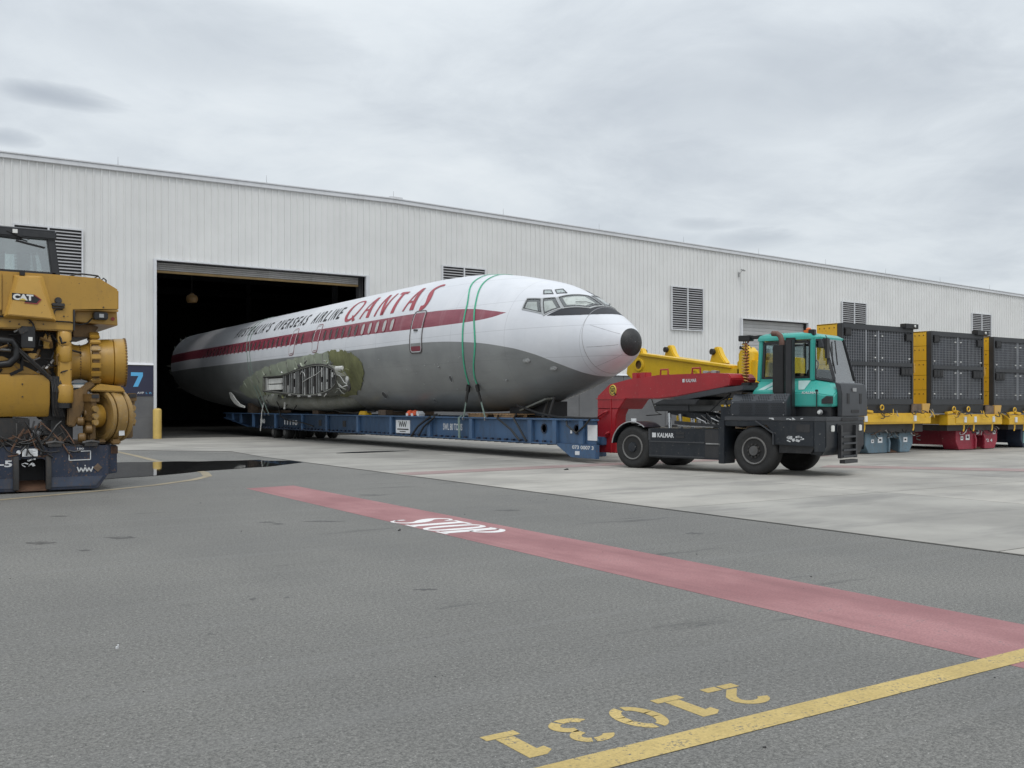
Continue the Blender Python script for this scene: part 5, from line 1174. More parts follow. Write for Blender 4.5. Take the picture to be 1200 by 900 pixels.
for a in (2.72, 2.92): st_.add([(a, .655, 1.705), (a + .14, .655, 1.705), (a + .42, .885, 1.898), (a + .28, .885, 1.898)], [(0, 1, 2, 3)])
st_.add([(3.62, .655, 1.700), (3.74, .655, 1.700), (3.78, .885, 1.897), (3.5, .885, 1.897)], [(0, 1, 2, 3)]); TB(st_, 'pale_stripe', 'pale_teal')
TB(MB().tube([(4.05, .57, 1.17), (4.05, .57, 1.66)], .012, 6).lathe([(.001, 0), (.03, .01), (.03, .04), (.001, .05)], (4.05, .57, 1.65), n=10), 'marker_rod', 'black')
TB(MB().lathe([(.05, 0), (.055, .03), (.0, .06)], (4.12, .60, 1.25), (0, -1, 0), 12), 'work_lamp', 'steel', smooth=40)
TB(MB().lathe([(.03, 0), (.035, .02), (.0, .03)], (4.12, .54, 1.25), (0, -1, 0), 12), 'lamp_lens', 'lamp_white', smooth=40)
# cab shell: posts, roof, glazing
zs, zt_ = 1.90, 2.70
A_ = (2.62, .90); B_ = (3.80, .90); C_ = (4.17, 1.12); D_ = (4.17, 2.0); E_ = (2.62, 2.0)
At, Bt, Ct, Dt, Et = (2.66, .92), (3.80, .92), (3.93, 1.10), (3.93, 1.98), (2.66, 1.98)
def q3(p, z): return (p[0], p[1], z)
def post(a, at, w=.07, mat='teal', nm='cab_post'): return TB(MB().bar(q3(a, zs - .02), q3(at, zt_ + .05), w, w, (0, 1, 0)), nm, mat, bevel=.015)
post(A_, At, .09); post(B_, Bt, .09); post(E_, Et, .09); post((3.24, .90), (3.24, .92), .06, 'cab_black'); post((3.8, 2.0), (3.8, 1.98), .08)
post(C_, Ct, .035, 'cab_black'); post(D_, Dt, .05, 'cab_black')
roof = MB(); rp = [(2.60, .86), (3.78, .86), (3.93, 1.04), (3.93, 2.0), (3.85, 2.04), (2.60, 2.05)]
def inset(p, k):
    cx_ = sum(a for a, b in p) / len(p); cy_ = sum(b for a, b in p) / len(p); return [(cx_ + (a - cx_) * k, cy_ + (b - cy_) * k) for a, b in p]
roof.loft([[(a, b, 2.715 + max(0, 3.0 - a) * 0) for a, b in rp], [(a, b, 2.76) for a, b in inset(rp, 1.0)], [(a - max(0, a - 3.7) * .5, b, 2.825) for a, b in inset(rp, .96)], [(a - max(0, a - 3.4) * .6, b, 2.865) for a, b in inset(rp, .84)]]); TB(roof, 'roof', 'teal', smooth=50)
TB(MB().bar(q3(A_, zs + .0), q3(B_, zs + .0), .06, .07).bar(q3(A_, zs), q3(E_, zs), .06, .07), 'cab_sill', 'teal', bevel=.01)
def glz(name, pts, mat='glass', th=.012, rim='cab_black'):
    P = [Vector(p) for p in pts]; n = (P[1] - P[0]).cross(P[2] - P[0]).normalized()
    m = MB(); k = len(P); m.add([p - n * th / 2 for p in P] + [p + n * th / 2 for p in P], [tuple(range(k)), tuple(range(k, 2 * k))] + [(i, (i + 1) % k, k + (i + 1) % k, k + i) for i in range(k)])
    o = TB(m, name, mat)
    if rim:
        c = sum(P, Vector()) / k; m = MB()
        for i in range(k): m.bar(P[i], P[(i + 1) % k], .045, .05, n)
        TB(m, 'window_seal', rim, o)
    return o
def lerp2(a, b, f): return (a[0] + (b[0] - a[0]) * f, a[1] + (b[1] - a[1]) * f)
glz('side_window', [(2.70, .905, zs + .05), (3.20, .905, zs + .05), (3.20, .92, zt_ - .03), (2.73, .92, zt_ - .03)])
glz('side_window', [(3.28, .905, zs + .05), (3.74, .905, zs + .05), (3.74, .92, zt_ - .10), (3.68, .92, zt_ - .03), (3.28, .92, zt_ - .03)])
glz('corner_window', [q3(lerp2(B_, C_, .12), zs + .03), q3(lerp2(B_, C_, .96), zs - .03), q3(lerp2(Bt, Ct, .96), zt_ + .0), q3(lerp2(Bt, Ct, .12), zt_ + .0)], rim='cab_black')
glz('windscreen', [q3(lerp2(C_, D_, .02), zs - .06), q3(lerp2(C_, D_, .98), zs - .06), q3(lerp2(Ct, Dt, .98), zt_ + .02), q3(lerp2(Ct, Dt, .02), zt_ + .02)], 'glass_hazy', rim=None)
glz('rear_window', [(2.64, .98, zs + .05), (2.64, 1.92, zs + .05), (2.68, 1.92, zt_ - .03), (2.68, .98, zt_ - .03)])
glz('side_window', [(2.75, 1.99, zs + .05), (3.74, 1.99, zs + .05), (3.74, 1.98, zt_ - .03), (2.75, 1.98, zt_ - .03)])
glz('side_window', [(3.86, 1.99, zs + .0), (4.12, 1.99, zs - .03), (3.92, 1.98, zt_ - .0), (3.86, 1.98, zt_ - .0)], rim=None)
TB(MB().box(2.95, 3.35, 1.2, 1.65, 1.9, 2.05).obox((2.95, 1.42, 2.3), (.12, .42, .55), (1, 0, .15)), 'driver_seat', 'seat', bevel=.03)
TB(MB().obox((3.75, 1.4, 2.0), (.25, .9, .2), (1, 0, -.3)), 'dashboard', 'seat', bevel=.03)
sw = MB(); sw.tube([(3.62 + .05 * math.cos(a), 1.3 + .17 * math.sin(a), 2.16 + .14 * math.cos(a)) for a in [2 * math.pi * i / 20 for i in range(21)]], .014, 6); sw.tube([(3.8, 1.3, 2.0), (3.62, 1.3, 2.16)], .02, 6); TB(sw, 'steering_wheel', 'black')
TB(MB().prism([(3.78, 2.55), (3.97, 2.55), (3.92, 2.72), (3.78, 2.72)], 'y', 1.0, 1.95), 'sun_visor', 'tug_mid')
TB(MB().tube([(3.99, 1.07, 2.78), (4.06, 1.0, 2.72), (4.06, 1.0, 2.2)], .012, 6).obox((4.06, 1.0, 2.52), (.05, .12, .40), (1, 0, 0)), 'mirror', 'black', bevel=.01)
TB(MB().bar((4.0, 1.2, 2.66), (4.155, 1.16, 2.02), .025, .02, (1, 0, 0)).bar((3.98, 1.5, 2.7), (4.13, 1.30, 2.2), .02, .02, (1, 0, 0)), 'wiper', 'black')
TB(MB().box(3.58, 3.72, .95, 1.1, 2.84, 2.90).lathe([(.05, 0), (.05, .07), (.03, .09), (.001, .095)], (3.66, 1.0, 2.86), n=14), 'beacon', ['lamp_orange'], smooth=40)
TB(MB().obox((3.75, .98, 2.85), (.13, .1, .12), (1, 0, 0)).obox((3.35, .86, 2.72), (.2, .08, .07), (1, .2, 0)), 'roof_lamp', 'black', bevel=.01)
TB(MB().bar((2.72, 1.0, 2.82), (2.15, .95, 2.80), .08, .07).box(2.12, 2.4, .88, 1.05, 2.74, 2.86).bar((2.66, 1.0, 2.82), (2.9, 1.0, 2.86), .1, .05), 'hose_boom', 'black', bevel=.01)
for k in range(2):
    cp = []
    for i in range(70):
        z = 2.72 - .95 * i / 69; a = i * 1.35; cp.append((2.22 + .07 * k + .045 * math.cos(a), .95 + .045 * math.sin(a), z if i else 2.75))
    TB(MB().tube(cp, .011, 5), 'coiled_hose', 'coil' if k else 'coily')
    TB(MB().tube([(2.22 + .1 * k, .95, 2.76), (2.18 + .08 * k, .95, 2.6), (2.27 + .05 * k, .95, 2.5), (2.2 + .09 * k, .95, 2.35)], .008, 5), 'hose_wire', 'black')
cp = [(2.24 + .06 * math.cos(i * .8), .95 + .06 * math.sin(i * .8), 2.45 - .85 * i / 110) for i in range(111)]
TB(MB().tube(cp, .013, 5), 'coiled_hose', 'coily')
TB(MB().tube([(2.1, .7, 1.2), (1.95, .65, 1.45), (2.1, .7, 1.7), (2.3, .8, 1.75)], .02, 6).tube([(1.6, .6, 1.25), (1.85, .65, 1.5), (2.05, .7, 1.62)], .015, 6), 'hose', 'black', smooth=40)
TB(MB().obox((2.42, .8, 1.76), (.2, .3, .2), (1, 0, 0)).obox((2.55, .85, 1.80), (.15, .2, .12), (1, .3, .2)), 'valve_block', 'black', bevel=.02)
TB(MB().box(2.02, 2.3, .35, .6, 1.0, 1.36), 'battery_box', 'tug_dark', bevel=.01)

# ------------------------------------------------------------------ yellow mining frame behind the tug
yf = thing('mining_truck_frame', 'bright yellow mining frame with pin lugs standing behind the red gooseneck', 'machine frame', (20.6, 21, .55))
for X0, X1 in ((20.0, 20.28), (21.0, 21.28)):
    m = MB(); m.prism([(24.05, 2.38), (24.0, 2.60), (23.85, 2.82), (23.66, 2.95), (23.35, 2.98), (19.5, 2.44), (18.9, 2.40), (18.8, 1.95), (20.5, 1.9), (22.9, 2.12), (23.7, 2.18)], 'x', X0, X1); m.build('side_plate', 'frame_y', yf, bevel=.03)
m = MB(); m.prism([(23.4, 2.95), (19.5, 2.42), (19.5, 2.50), (23.4, 3.03)], 'x', 19.94, 20.36); m.build('top_flange', 'frame_y', yf, bevel=.015)
m = MB(); m.lathe([(.135, .05), (.19, .05), (.21, 0)], (20.0, 23.38, 2.66), (-1, 0, 0), 28, cap=False); m.lathe([(.001, .004), (.135, .004), (.135, .05)], (20.0, 23.38, 2.66), (-1, 0, 0), 28, 1, cap=False); m.build('pin_bore', ['frame_y', 'cat_dark'], yf, smooth=40)
m = MB(); m.lathe([(.17, .02), (.22, .02), (.22, 0)], (20.0, 20.95, 2.22), (-1, 0, 0), 24, cap=False); m.build('bore_ring', 'frame_y', yf)
def lug(x, y, z, s_, X1=None):
    m = MB(); m.prism([(y + .30 * s_, z), (y + .18 * s_, z + .34 * s_), (y + .10 * s_, z + .50 * s_), (y - .06 * s_, z + .52 * s_), (y - .20 * s_, z + .25 * s_), (y - .42 * s_, z)], 'x', x, x + .22); o = m.build('pin_lug', 'frame_y', yf, bevel=.03)
    b = MB(); b.cyl((x - .09, y + .09 * s_, z + .37 * s_), (x + .3, y + .09 * s_, z + .37 * s_), .09 * s_, n=16); b.build('pin', 'dark_iron', o, smooth=40)
lug(21.0, 23.15, 2.80, .95); lug(21.0, 21.1, 2.62, 1.0); lug(20.05, 23.42, 2.86, .62); lug(19.92, 18.95, 2.78, .5); lug(21.05, 19.9, 2.5, .7)
m = MB(); m.box(20.0, 21.3, 18.55, 19.3, 1.7, 2.62); m.box(19.9, 20.15, 18.75, 19.15, 1.6, 2.85); m.box(20.5, 21.3, 18.5, 19.25, 2.6, 2.82); m.build('cross_member', 'frame_y', yf, bevel=.03)
m = MB(); m.prism([(18.9, 1.5), (18.9, 2.66), (18.6, 2.74), (18.25, 2.7), (18.25, 1.5)], 'x', 20.5, 21.6); m.build('rear_housing', 'frame_y', yf, bevel=.03)
MB().box(20.48, 20.499, 18.32, 18.55, 2.05, 2.55).build('louvre_panel', 'dark_iron', yf)
m = MB(); m.prism([(19.3, 2.9), (19.1, 2.4), (18.9, 2.4), (18.85, 2.85), (19.0, 3.0)], 'x', 20.1, 20.4); m.build('bracket', 'frame_y', yf, bevel=.02)
m = MB(); m.lathe([(.05, -.06), (.30, -.05), (.36, .0), (.36, .16), (.30, .2), (.05, .2)], (20.5, 21.9, .98), (1, 0, 0), 28); m.build('hub', 'frame_y', yf, smooth=40)
m = MB(); m.prism([(20.6, 1.9), (20.3, 1.2), (19.4, 1.1), (18.9, 1.3), (18.8, 1.95)], 'x', 20.2, 21.1); m.build('axle_housing', 'cat_dark', yf, bevel=.03)
m = MB()
m.box(19.9, 20.1, 17.8, 20.8, 1.66, 1.84); m.box(19.94, 20.1, 19.4, 20.7, 1.25, 1.62); m.box(19.9, 20.08, 18.9, 19.3, 1.1, 1.62)
m.build('lower_rail', 'frame_y', yf, bevel=.01)
for k in range(5): MB().cyl((19.93, 20.3 - .34 * k, 1.68), (19.93, 20.3 - .34 * k, 1.55), .05, n=10).build('bolt', 'frame_y', yf)
for k in range(9):
    y = 20.3 - .22 * k; m = MB(); m.tube([(19.9, y, 1.6), (19.8, y - .1, 1.3 + .1 * (k % 3)), (19.85, y + .12, 1.15), (19.9, y - .2, 1.35)], .02 + .006 * (k % 2), 5); m.build('hydraulic_hose', ('steel', 'black', 'dirty_white')[k % 3], yf, smooth=40)
MB().box(19.8, 20.2, 18.2, 19.3, 1.1, 1.28).build('timber_packer', 'wood', yf, bevel=.01)
MB().tube([(20.2, 23.2, 2.1), (20.2, 23.1, 1.7), (20.25, 22.9, 1.2), (20.2, 22.6, 1.12), (20.2, 23.3, 1.08)], .018, 5).build('lifting_wire', 'dark_iron', yf)
MB().obox((20.2, 23.15, 1.88), (.07, .12, .22), (1, 0, 0), (0, .2, 1)).build('wire_hook', 'frame_y', yf, bevel=.015)

# ------------------------------------------------------------------ low roll trailers, gooseneck pocket towards the camera
def pocket_trailer(name, lab, x0, x1, y, yb, zt_, mat, zb=.03, ch=.16, slot=(.43, .60), group=None, side='', detail=True):
    t = thing(name, lab, 'trailer', ((x0 + x1) / 2, y, 0), group=group)
    w = x1 - x0; s0, s1 = x0 + w * slot[0], x0 + w * slot[1]
    m = MB(); m.prism([(x0, zt_), (x0, zb + ch * 1.5), (x0 + ch, zb), (s0, zb), (s0, zt_)], 'y', y, y + .5); m.build('front_block', mat, t, bevel=.012)
    m = MB(); m.prism([(s1, zt_), (s1, zb), (x1 - ch, zb), (x1, zb + ch * 1.5), (x1, zt_)], 'y', y, y + .5); m.build('front_block', mat, t, bevel=.012)
    m = MB(); m.prism([(s0 - .01, zt_ + .003), (s0 - .01, zt_ * .66), (s0 + .08, zt_ * .74), (s1 - .08, zt_ * .74), (s1 + .01, zt_ * .66), (s1 + .01, zt_ + .003)], 'y', y + .02, y + .5); m.build('pocket_header', mat, t)
    MB().box(s0, s1, y + .45, y + .5, zb, zt_ * .8).build('pocket_back', 'dark_slot', t); MB().prism([(y + .02, zb), (y + .45, zb), (y + .45, zb + .14)], 'x', s0, s1).build('pocket_floor', 'rust', t)
    for a in (s0, s1): MB().prism([(y - .05, zb + .02), (y - .07, zb + .3), (y - .02, zt_ * .8), (y + .02, zt_ * .8), (y + .02, zb + .02)], 'x', a - .04, a + .04).build('pocket_cheek', 'dark_iron' if mat == 'navy' else mat, t, bevel=.01)
    m = MB(); m.box(x0 + .04, x1 - .04, y + .5, yb, zt_ - .12, zt_); m.box(x0 + .06, x0 + .12, y + .5, yb, zt_ * .32, zt_ - .12); m.box(x1 - .12, x1 - .06, y + .5, yb, zt_ * .32, zt_ - .12); m.box(x0 + .04, x0 + .2, y + .5, yb, zt_ * .26, zt_ * .32); m.build('platform', mat, t)
    k = y + 1.4
    while k < yb - .3: MB().box(x0 + .04, x0 + .06, k, k + .12, zt_ * .3, zt_ - .13).build('stiffener', mat, t); k += 1.1
    for yy_ in (yb - 1.4, yb - .7):
        for xx in (x0 + .2, x1 - .55): MB().lathe([(.1, 0), (.19, .0), (.22, .05), (.22, .3), (.19, .35), (.1, .35)], (xx, yy_, .225), (1, 0, 0), 20).build('wheel', 'rubber', t, smooth=40)
    return t
def chain_clutter(name, lab, x0, x1, y, z, n, mats, seed, rise=.25):
    random.seed(seed); r = thing(name, lab, 'lashings', ((x0 + x1) / 2, y, z))
    for k in range(n):
        a = Vector((random.uniform(x0, x1), y - random.uniform(-.05, .12), z + random.uniform(0, rise))); b = Vector((a.x + random.uniform(-.5, .5), y - random.uniform(0.02, .16), z + random.uniform(-.22, rise * .4)))
        mid_ = (a + b) / 2 + Vector((random.uniform(-.1, .1), -.05, -random.uniform(.0, .12)))
        MB().tube([a, (a + mid_) / 2 + Vector((0, 0, .02)), mid_, (mid_ + b) / 2 - Vector((0, 0, .02)), b], random.uniform(.007, .016), 5).build('chain' if k % 3 else 'strap_end', mats[k % len(mats)], r, smooth=40)
    return r
TY = 17.8
t1 = pocket_trailer('roll_trailer', 'blue-grey roll trailer under the radiator beside the tug', 23.55, 25.75, TY, 23.5, .62, 'bluegrey', slot=(.47, .70), group='roll trailers carrying the radiators')
t2 = pocket_trailer('roll_trailer', 'crimson roll trailer under the middle radiator', 27.9, 30.15, TY, 25.5, .62, 'crimson', slot=(.44, .66), group='roll trailers carrying the radiators')
t3 = pocket_trailer('roll_trailer', 'dark navy roll trailer with sea green front plate, at the right edge', 31.5, 33.8, TY, 25.5, .62, 'midnight', slot=(.55, .7), group='roll trailers carrying the radiators')
MB().box(31.62, 32.1, TY - .012, TY - .002, .16, .52).build('front_plate', 'green_face', t3); MB().box(31.72, 31.95, TY - .02, TY - .013, .22, .32).build('paper_label', 'paper', t3)
for t_, lst in ((t1, ((23.82, .12, .10), (24.12, .20, .16), (25.3, .18, .14))), (t2, ((28.15, .13, .12), (28.42, .2, .17), (28.1, .06, .06), (29.0, .14, .18), (29.9, .14, .12)))):
    for x, w, h in lst:
        z = .32 if h > .07 else .5
        if x == 29.0 or x == 29.9: z = .48
        l_ = MB().box(x, x + w, TY - .008, TY - .001, z, z + h).build('paper_label', 'paper', t_)
        MB().box(x + w * .25, x + w * .75, TY - .010, TY - .008, z + h * .35, z + h * .7).build('label_print', 'black_print', l_)
t = MB(); put_text(t, '72 4', (29.45, TY - .004, .24), (1, 0, 0), (0, 0, 1), .1, .42, bold=.03); t.build('lettering', 'white_print', t2)
# stacked emblem on the crimson side: diamond, wavy word strip
t = MB(); xs_ = 27.955
for a, b in (((20.9, .36), (20.6, .46)), ((20.6, .46), (20.3, .36)), ((20.9, .36), (20.6, .28)), ((19.3, .36), (19.05, .44)), ((19.3, .36), (19.05, .29))): t.bar((xs_, a[0], a[1]), (xs_, b[0], b[1]), .004, .03, (0, 0, 1))
for k in range(6): t.box(xs_ - .002, xs_ + .002, 20.2 - .16 * k, 20.3 - .16 * k, .32, .40)
t.build('emblem', 'white_print', t2, kind='stuff')
chain_clutter('lashing_chains', 'dark chains and straps heaped on the blue-grey trailer beside the tug', 23.7, 25.6, TY + .02, .66, 22, ['dark_iron', 'black', 'steel', 'rust'], 11, .16)
chain_clutter('lashing_chains', 'dark chains and red straps heaped on the crimson trailer', 28.3, 30.0, TY + .02, .66, 20, ['dark_iron', 'black', 'crimson', 'steel'], 12, .16)
chain_clutter('lashing_chains', 'dark chains heaped on the navy trailer at the right edge', 31.6, 33.4, TY + .02, .66, 12, ['dark_iron', 'black', 'steel'], 13, .16)

# ------------------------------------------------------------------ radiators on yellow carrying frames
RY = 17.6
def radiator(lab, x0, x1, z0, z1, dep, idx):
    r = thing('radiator_module', lab, 'radiator', ((x0 + x1) / 2, RY, z0), group='black meshed radiators on yellow frames')
    w = x1 - x0; zm = z0 + (z1 - z0) * .51
    MB().box(x0 + .08, x1 - .08, RY + .16, RY + dep - .02, z0 + .05, z1 - .03).build('core', 'core', r)
    for j in range(4):
        a = x0 + .09 + (w - .18) * j / 4
        for zz0, zz1 in ((z0 + .22, zm - .06), (zm + .06, z1 - .2)):
            MB().box(a + .02, a + (w - .18) / 4 - .02, RY + .10, RY + .159, zz0, zz1).build('core_panel', 'core', r)
    fr = MB(); 
    fr.box(x0, x0 + .075, RY, RY + .16, z0, z1); fr.box(x1 - .075, x1, RY, RY + .16, z0, z1)
    fr.box(x0 + .075, x1 - .075, RY + .002, RY + .158, z1 - .15, z1 - .001); fr.box(x0 + .075, x1 - .075, RY + .002, RY + .158, z0 + .001, z0 + .16); fr.box(x0 + .075, x1 - .075, RY - .012, RY + .158, zm - .055, zm + .055)
    fr.build('frame', 'grille', r, bevel=.006)
    g = MB(); n = int((w - .15) / .072)
    for i in range(1, n):
        x = x0 + .075 + (w - .15) * i / n; g.box(x - .006, x + .006, RY + .02, RY + .032, z0 + .16, zm - .055); g.box(x - .006, x + .006, RY + .02, RY + .032, zm + .055, z1 - .15)
    for a, b in ((z0 + .16, zm - .055), (zm + .055, z1 - .15)):
        k = int((b - a) / .072)
        for i in range(1, k): z = a + (b - a) * i / k; g.box(x0 + .075, x1 - .075, RY + .033, RY + .043, z - .004, z + .004)
    g.build('wire_mesh', 'wire', r, kind='stuff')
    for f in ((.33, .5, .8) if idx == 0 else (.5,)):
        if f == .8: continue
        for a, b in ((z0 + .16, zm - .055), (zm + .055, z1 - .15)): MB().box(x0 + w * f - .02, x0 + w * f + .02, RY + .012, RY + .05, a, b).build('mesh_post', 'wire', r)
    for f, a in ((.0, z1 - .02), (1, z1 - .02)): pass
    bl = MB()
    for zz in (z0 + .32, zm - .16, zm + .18, z1 - .3):
        for f in (.06, .45, .55, .94): bl.obox((x0 + w * f, RY + .01, zz), (.035, .04, .035), (1, 0, 0))
    bl.build('bolts', 'lamp_white', r, kind='stuff')
    for x, z, ww in ((x0 + .10, z1 - .34, .28), (x1 - .40, z1 - .40, .28), (x1 - .62, zm - .30, .52)) + (((x0 + .08, zm - .30, .5),) if idx else ()):
        e_ = MB().box(x, x + ww, RY - .03, RY + .012, z, z + .22).build('vent_box', 'vent_black', r, bevel=.008)
        k = 3 if ww > .4 else 1
        for j in range(k): MB().box(x + .03 + (ww - .03) / k * j, x + (ww - .03) / k * (j + 1) - .005, RY - .036, RY - .03, z + .04, z + .18).build('vent', 'dark_slot', e_)
    MB().box(x1 - .5, x1 + .1, RY - .10, RY + .1, z1 - .04, z1 + .10).build('lamp_bracket', 'black', r, bevel=.01); MB().lathe([(.03, 0), (.04, .03), (.0, .05)], (x1 - .1, RY - .1, z1 + .03), (0, -1, 0), 10).build('lamp', 'lamp_white', r)
    # yellow end of five bolted panels
    np_ = 5 if idx else 4
    for j in range(np_):
        za, zb_ = z0 + (z1 - z0) * j / np_, z0 + (z1 - z0) * (j + 1) / np_
        p = MB().box(x0 - .012, x0, RY + .16, RY + dep, za + .004, zb_ - .004).build('end_panel', 'mod_y', r, bevel=.004)
        b = MB()
        for i in range(4): b.cyl((x0 - .012, RY + .25 + (dep - .35) * i / 3, zb_ - .12), (x0 - .02, RY + .25 + (dep - .35) * i / 3, zb_ - .12), .02, n=6)
        b.build('bolts', 'cat_dark', p, kind='stuff')
    MB().box(x0 - .012, x1, RY + .16, RY + dep, z1 - .03, z1 + .002).build('top_panel', 'mod_y', r)
    MB().box(x1, x1 + .012, RY + .16, RY + dep, z0, z1).build('end_panel', 'mod_y', r)
    MB().box(x1 - .0, x1 + .05, RY - .02, RY + .06, zm - .22, zm + .06).build('junction_box', 'cat_light', r, bevel=.01)
    MB().box(x0 - .02, x1 + .02, RY + .03, RY + dep, z0 - .26, z0 - .002).build('skirt', 'black', r, bevel=.008)
    return r
radiator('tallest black meshed radiator with a yellow end, partly hidden by the tug cab', 22.3, 25.5, 1.42, 3.66, .85, 0)
radiator('black meshed radiator with a broad yellow end, in the middle above the crimson trailer', 26.36, 29.08, 1.42, 3.61, .78, 1)
radiator('black meshed radiator cut off by the right edge of the view', 29.62, 32.4, 1.40, 3.56, .70, 2)
def carry(lab, x0, x1, z0, z1, cups):
    c = thing('carrying_frame', lab, 'carrying frame', ((x0 + x1) / 2, RY, z0), group='yellow frames under the radiators')
    MB().box(x0, x1, RY - .05, RY + .25, z0, z1).build('front_beam', 'mod_y', c, bevel=.015)
    MB().box(x0 + .4, x1 - .55, RY - .065, RY - .051, z0 + .05, z1 - .05).build('stiffening_plate', 'mod_y', c, bevel=.006)
    MB().box(x0 + .1, x0 + .4, RY + .25, RY + 3.2, z0 + .02, z1 - .03).build('side_beam', 'mod_y', c, bevel=.01); MB().box(x1 - .4, x1 - .1, RY + .25, RY + 3.2, z0 + .02, z1 - .03).build('side_beam', 'mod_y', c, bevel=.01)
    for f in cups:
        x = x0 + (x1 - x0) * f
        MB().box(x - .06, x + .06, RY - .09, RY - .051, z0 + .07, z1 - .07).build('reflector', 'paper', c, bevel=.01); MB().tube([(x, RY - .02, z0 + .01), (x, RY - .02, z0 - .12), (x - .03, RY - .02, z0 - .2)], .022, 6).build('leg', 'mod_y', c)
    MB().prism([(x1 - .10, z1), (x1 - .42, z1), (x1 - .42, z1 + .28), (x1 - .02, z1 + .28)], 'y', RY - .04, RY + .04).build('end_bracket', 'cat_light', c, bevel=.01)
    MB().prism([(x1 - .9, z1), (x1 - .43, z1), (x1 - .43, z1 + .27), (x1 - .86, z1 + .27)], 'y', RY - .03, RY + .02).build('end_plate', 'oldwood', c, bevel=.01)
    MB().box(x0 + .2, x1 - .2, RY + .1, RY + 2.8, .62, z0 - .001).build('dunnage', 'dark_iron', c)  # dark filler box, its colour stands in for the black gap
    for k in range(2):
        x = x0 + .1 + .42 * k; MB().obox((x, RY - .02, z1 + .05), (.3, .12, .08), (1, 0, .1 * (-1) ** k)).build('lifting_shackle', 'mod_y', c, bevel=.02)
    for k in range(2):
        x = x0 + .35 + .75 * k
        MB().tube([(x + .07 * math.cos(a), RY - .03, z1 + .16 + .07 * math.sin(a)) for a in [2 * math.pi * i / 12 for i in range(13)]], .02, 6).build('shackle_ring', 'mod_y', c)
    return c
carry('yellow carrying frame under the tallest radiator, its left end behind the tug', 22.9, 26.28, .86, 1.17, (.1, .76))
carry('yellow carrying frame between the middle radiator and the crimson trailer', 27.1, 30.02, .80, 1.12, (.3, .48, .82))
carry('yellow carrying frame on the navy trailer at the right edge', 30.4, 33.4, .78, 1.09, (.12, .3, .8))
chain_clutter('lashing_chains', 'chains slung along the yellow frame under the tallest radiator', 23.5, 26.2, RY - .06, 1.20, 14, ['dark_iron', 'black', 'steel', 'mod_y'], 21, .10)
chain_clutter('lashing_chains', 'chains slung along the yellow frame under the middle radiator', 27.3, 30.0, RY - .06, 1.15, 14, ['mod_y', 'dark_iron', 'black'], 22, .12)
chain_clutter('lashing_chains', 'chains slung along the yellow frame at the right edge', 30.6, 33.0, RY - .06, 1.12, 10, ['mod_y', 'dark_iron', 'black'], 23, .12)
MB_ = pocket_trailer('roll_trailer', 'dark navy roll trailer under the yellow mining frame, mostly hidden by the tug', 19.6, 21.9, TY, 24.4, .55, 'midnight')
m = MB(); m.box(19.9, 21.2, 18.9, 19.5, .552, 1.1); m.box(19.9, 21.2, 21.6, 22.2, .552, .66); m.box(20.3, 21.5, 17.8, 18.2, .552, 1.5); tag(m.build('cradle_block', 'oldwood', bevel=.01), 'dark timber blocks under the yellow mining frame', 'timber block')
# ------------------------------------------------------------------ ochre mining machine on the navy trailer, left
cm = thing('mining_machine', 'ochre mining machine with black cab, bolted drum and idler discs, loaded on a navy trailer', 'mining machine', (1.6, 18.3, .75))
CYF = 17.1
def CB(mb, name, mat, parent=cm, **k): return mb.build(name, mat, parent, **k)
# body
CB(MB().prism([(-1.2, 3.47), (2.42, 3.49), (3.14, 3.475), (3.44, 3.30), (3.44, 2.965), (2.755, 2.925), (2.755, 2.585), (-1.2, 2.60)], 'y', CYF + .12, 19.8), 'hull', 'cat_y', bevel=.02)
CB(MB().prism([(2.90, 2.962), (3.445, 2.985), (3.46, 2.72), (2.80, 2.76), (2.80, 2.94)], 'y', CYF + .3, 19.2), 'bracket', 'cat_y', bevel=.01)
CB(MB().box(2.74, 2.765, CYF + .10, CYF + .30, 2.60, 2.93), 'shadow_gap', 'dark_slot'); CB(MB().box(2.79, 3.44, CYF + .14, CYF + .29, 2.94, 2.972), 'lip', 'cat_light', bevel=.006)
CB(MB().prism([(2.80, 2.75), (3.1, 2.73), (3.2, 2.70), (3.08, 2.52), (2.80, 2.52)], 'y', CYF + .5, 19.0), 'gusset', 'cat_dark', bevel=.01)
CB(MB().box(3.06, 3.28, CYF + .14, CYF + .30, 2.80, 2.92), 'control_box', 'black', bevel=.015); CB(MB().box(3.14, 3.21, CYF + .13, CYF + .14, 2.83, 2.89), 'box_label', 'win_frame')
CB(MB().cyl((3.38, CYF + .30, 2.83), (3.38, CYF + .28, 2.83), .03, n=12), 'red_button', 'logo_red')
# trapezoid access panel standing proud, with the maker's plate
tp = MB(); f_ = [(1.93, 3.40), (2.20, 3.405), (2.415, 2.755), (1.775, 2.79)]; bk = [(1.86, 3.44), (2.30, 3.45), (2.50, 2.72), (1.70, 2.74)]
tp.loft([[(a, CYF + .12, b) for a, b in bk], [(a, CYF - .06, b) for a, b in f_]]); pnl = CB(tp, 'access_panel', 'cat_light', bevel=.012)
CB(MB().box(-1.2, 1.70, CYF + .02, CYF + .12, 2.86, 3.44), 'side_panel', 'cat_y', bevel=.012); CB(MB().box(1.705, 1.86, CYF + .06, CYF + .12, 2.80, 3.44), 'side_panel', 'cat_y', bevel=.008)
CB(MB().box(1.95, 2.02, CYF - .02, CYF + .10, 3.42, 3.50).box(1.95, 2.02, CYF - .02, CYF + .10, 3.36, 3.40), 'hinge', 'black', bevel=.006)
lg = MB(); Y_ = CYF - .066
lg.prism([(1.83, 3.135), (2.15, 3.125), (2.25, 3.055), (2.19, 2.975), (2.05, 2.985), (1.99, 3.02), (1.83, 3.03)], 'y', Y_, Y_ + .012); lgo = CB(lg, 'maker_plate', 'black_print', pnl)
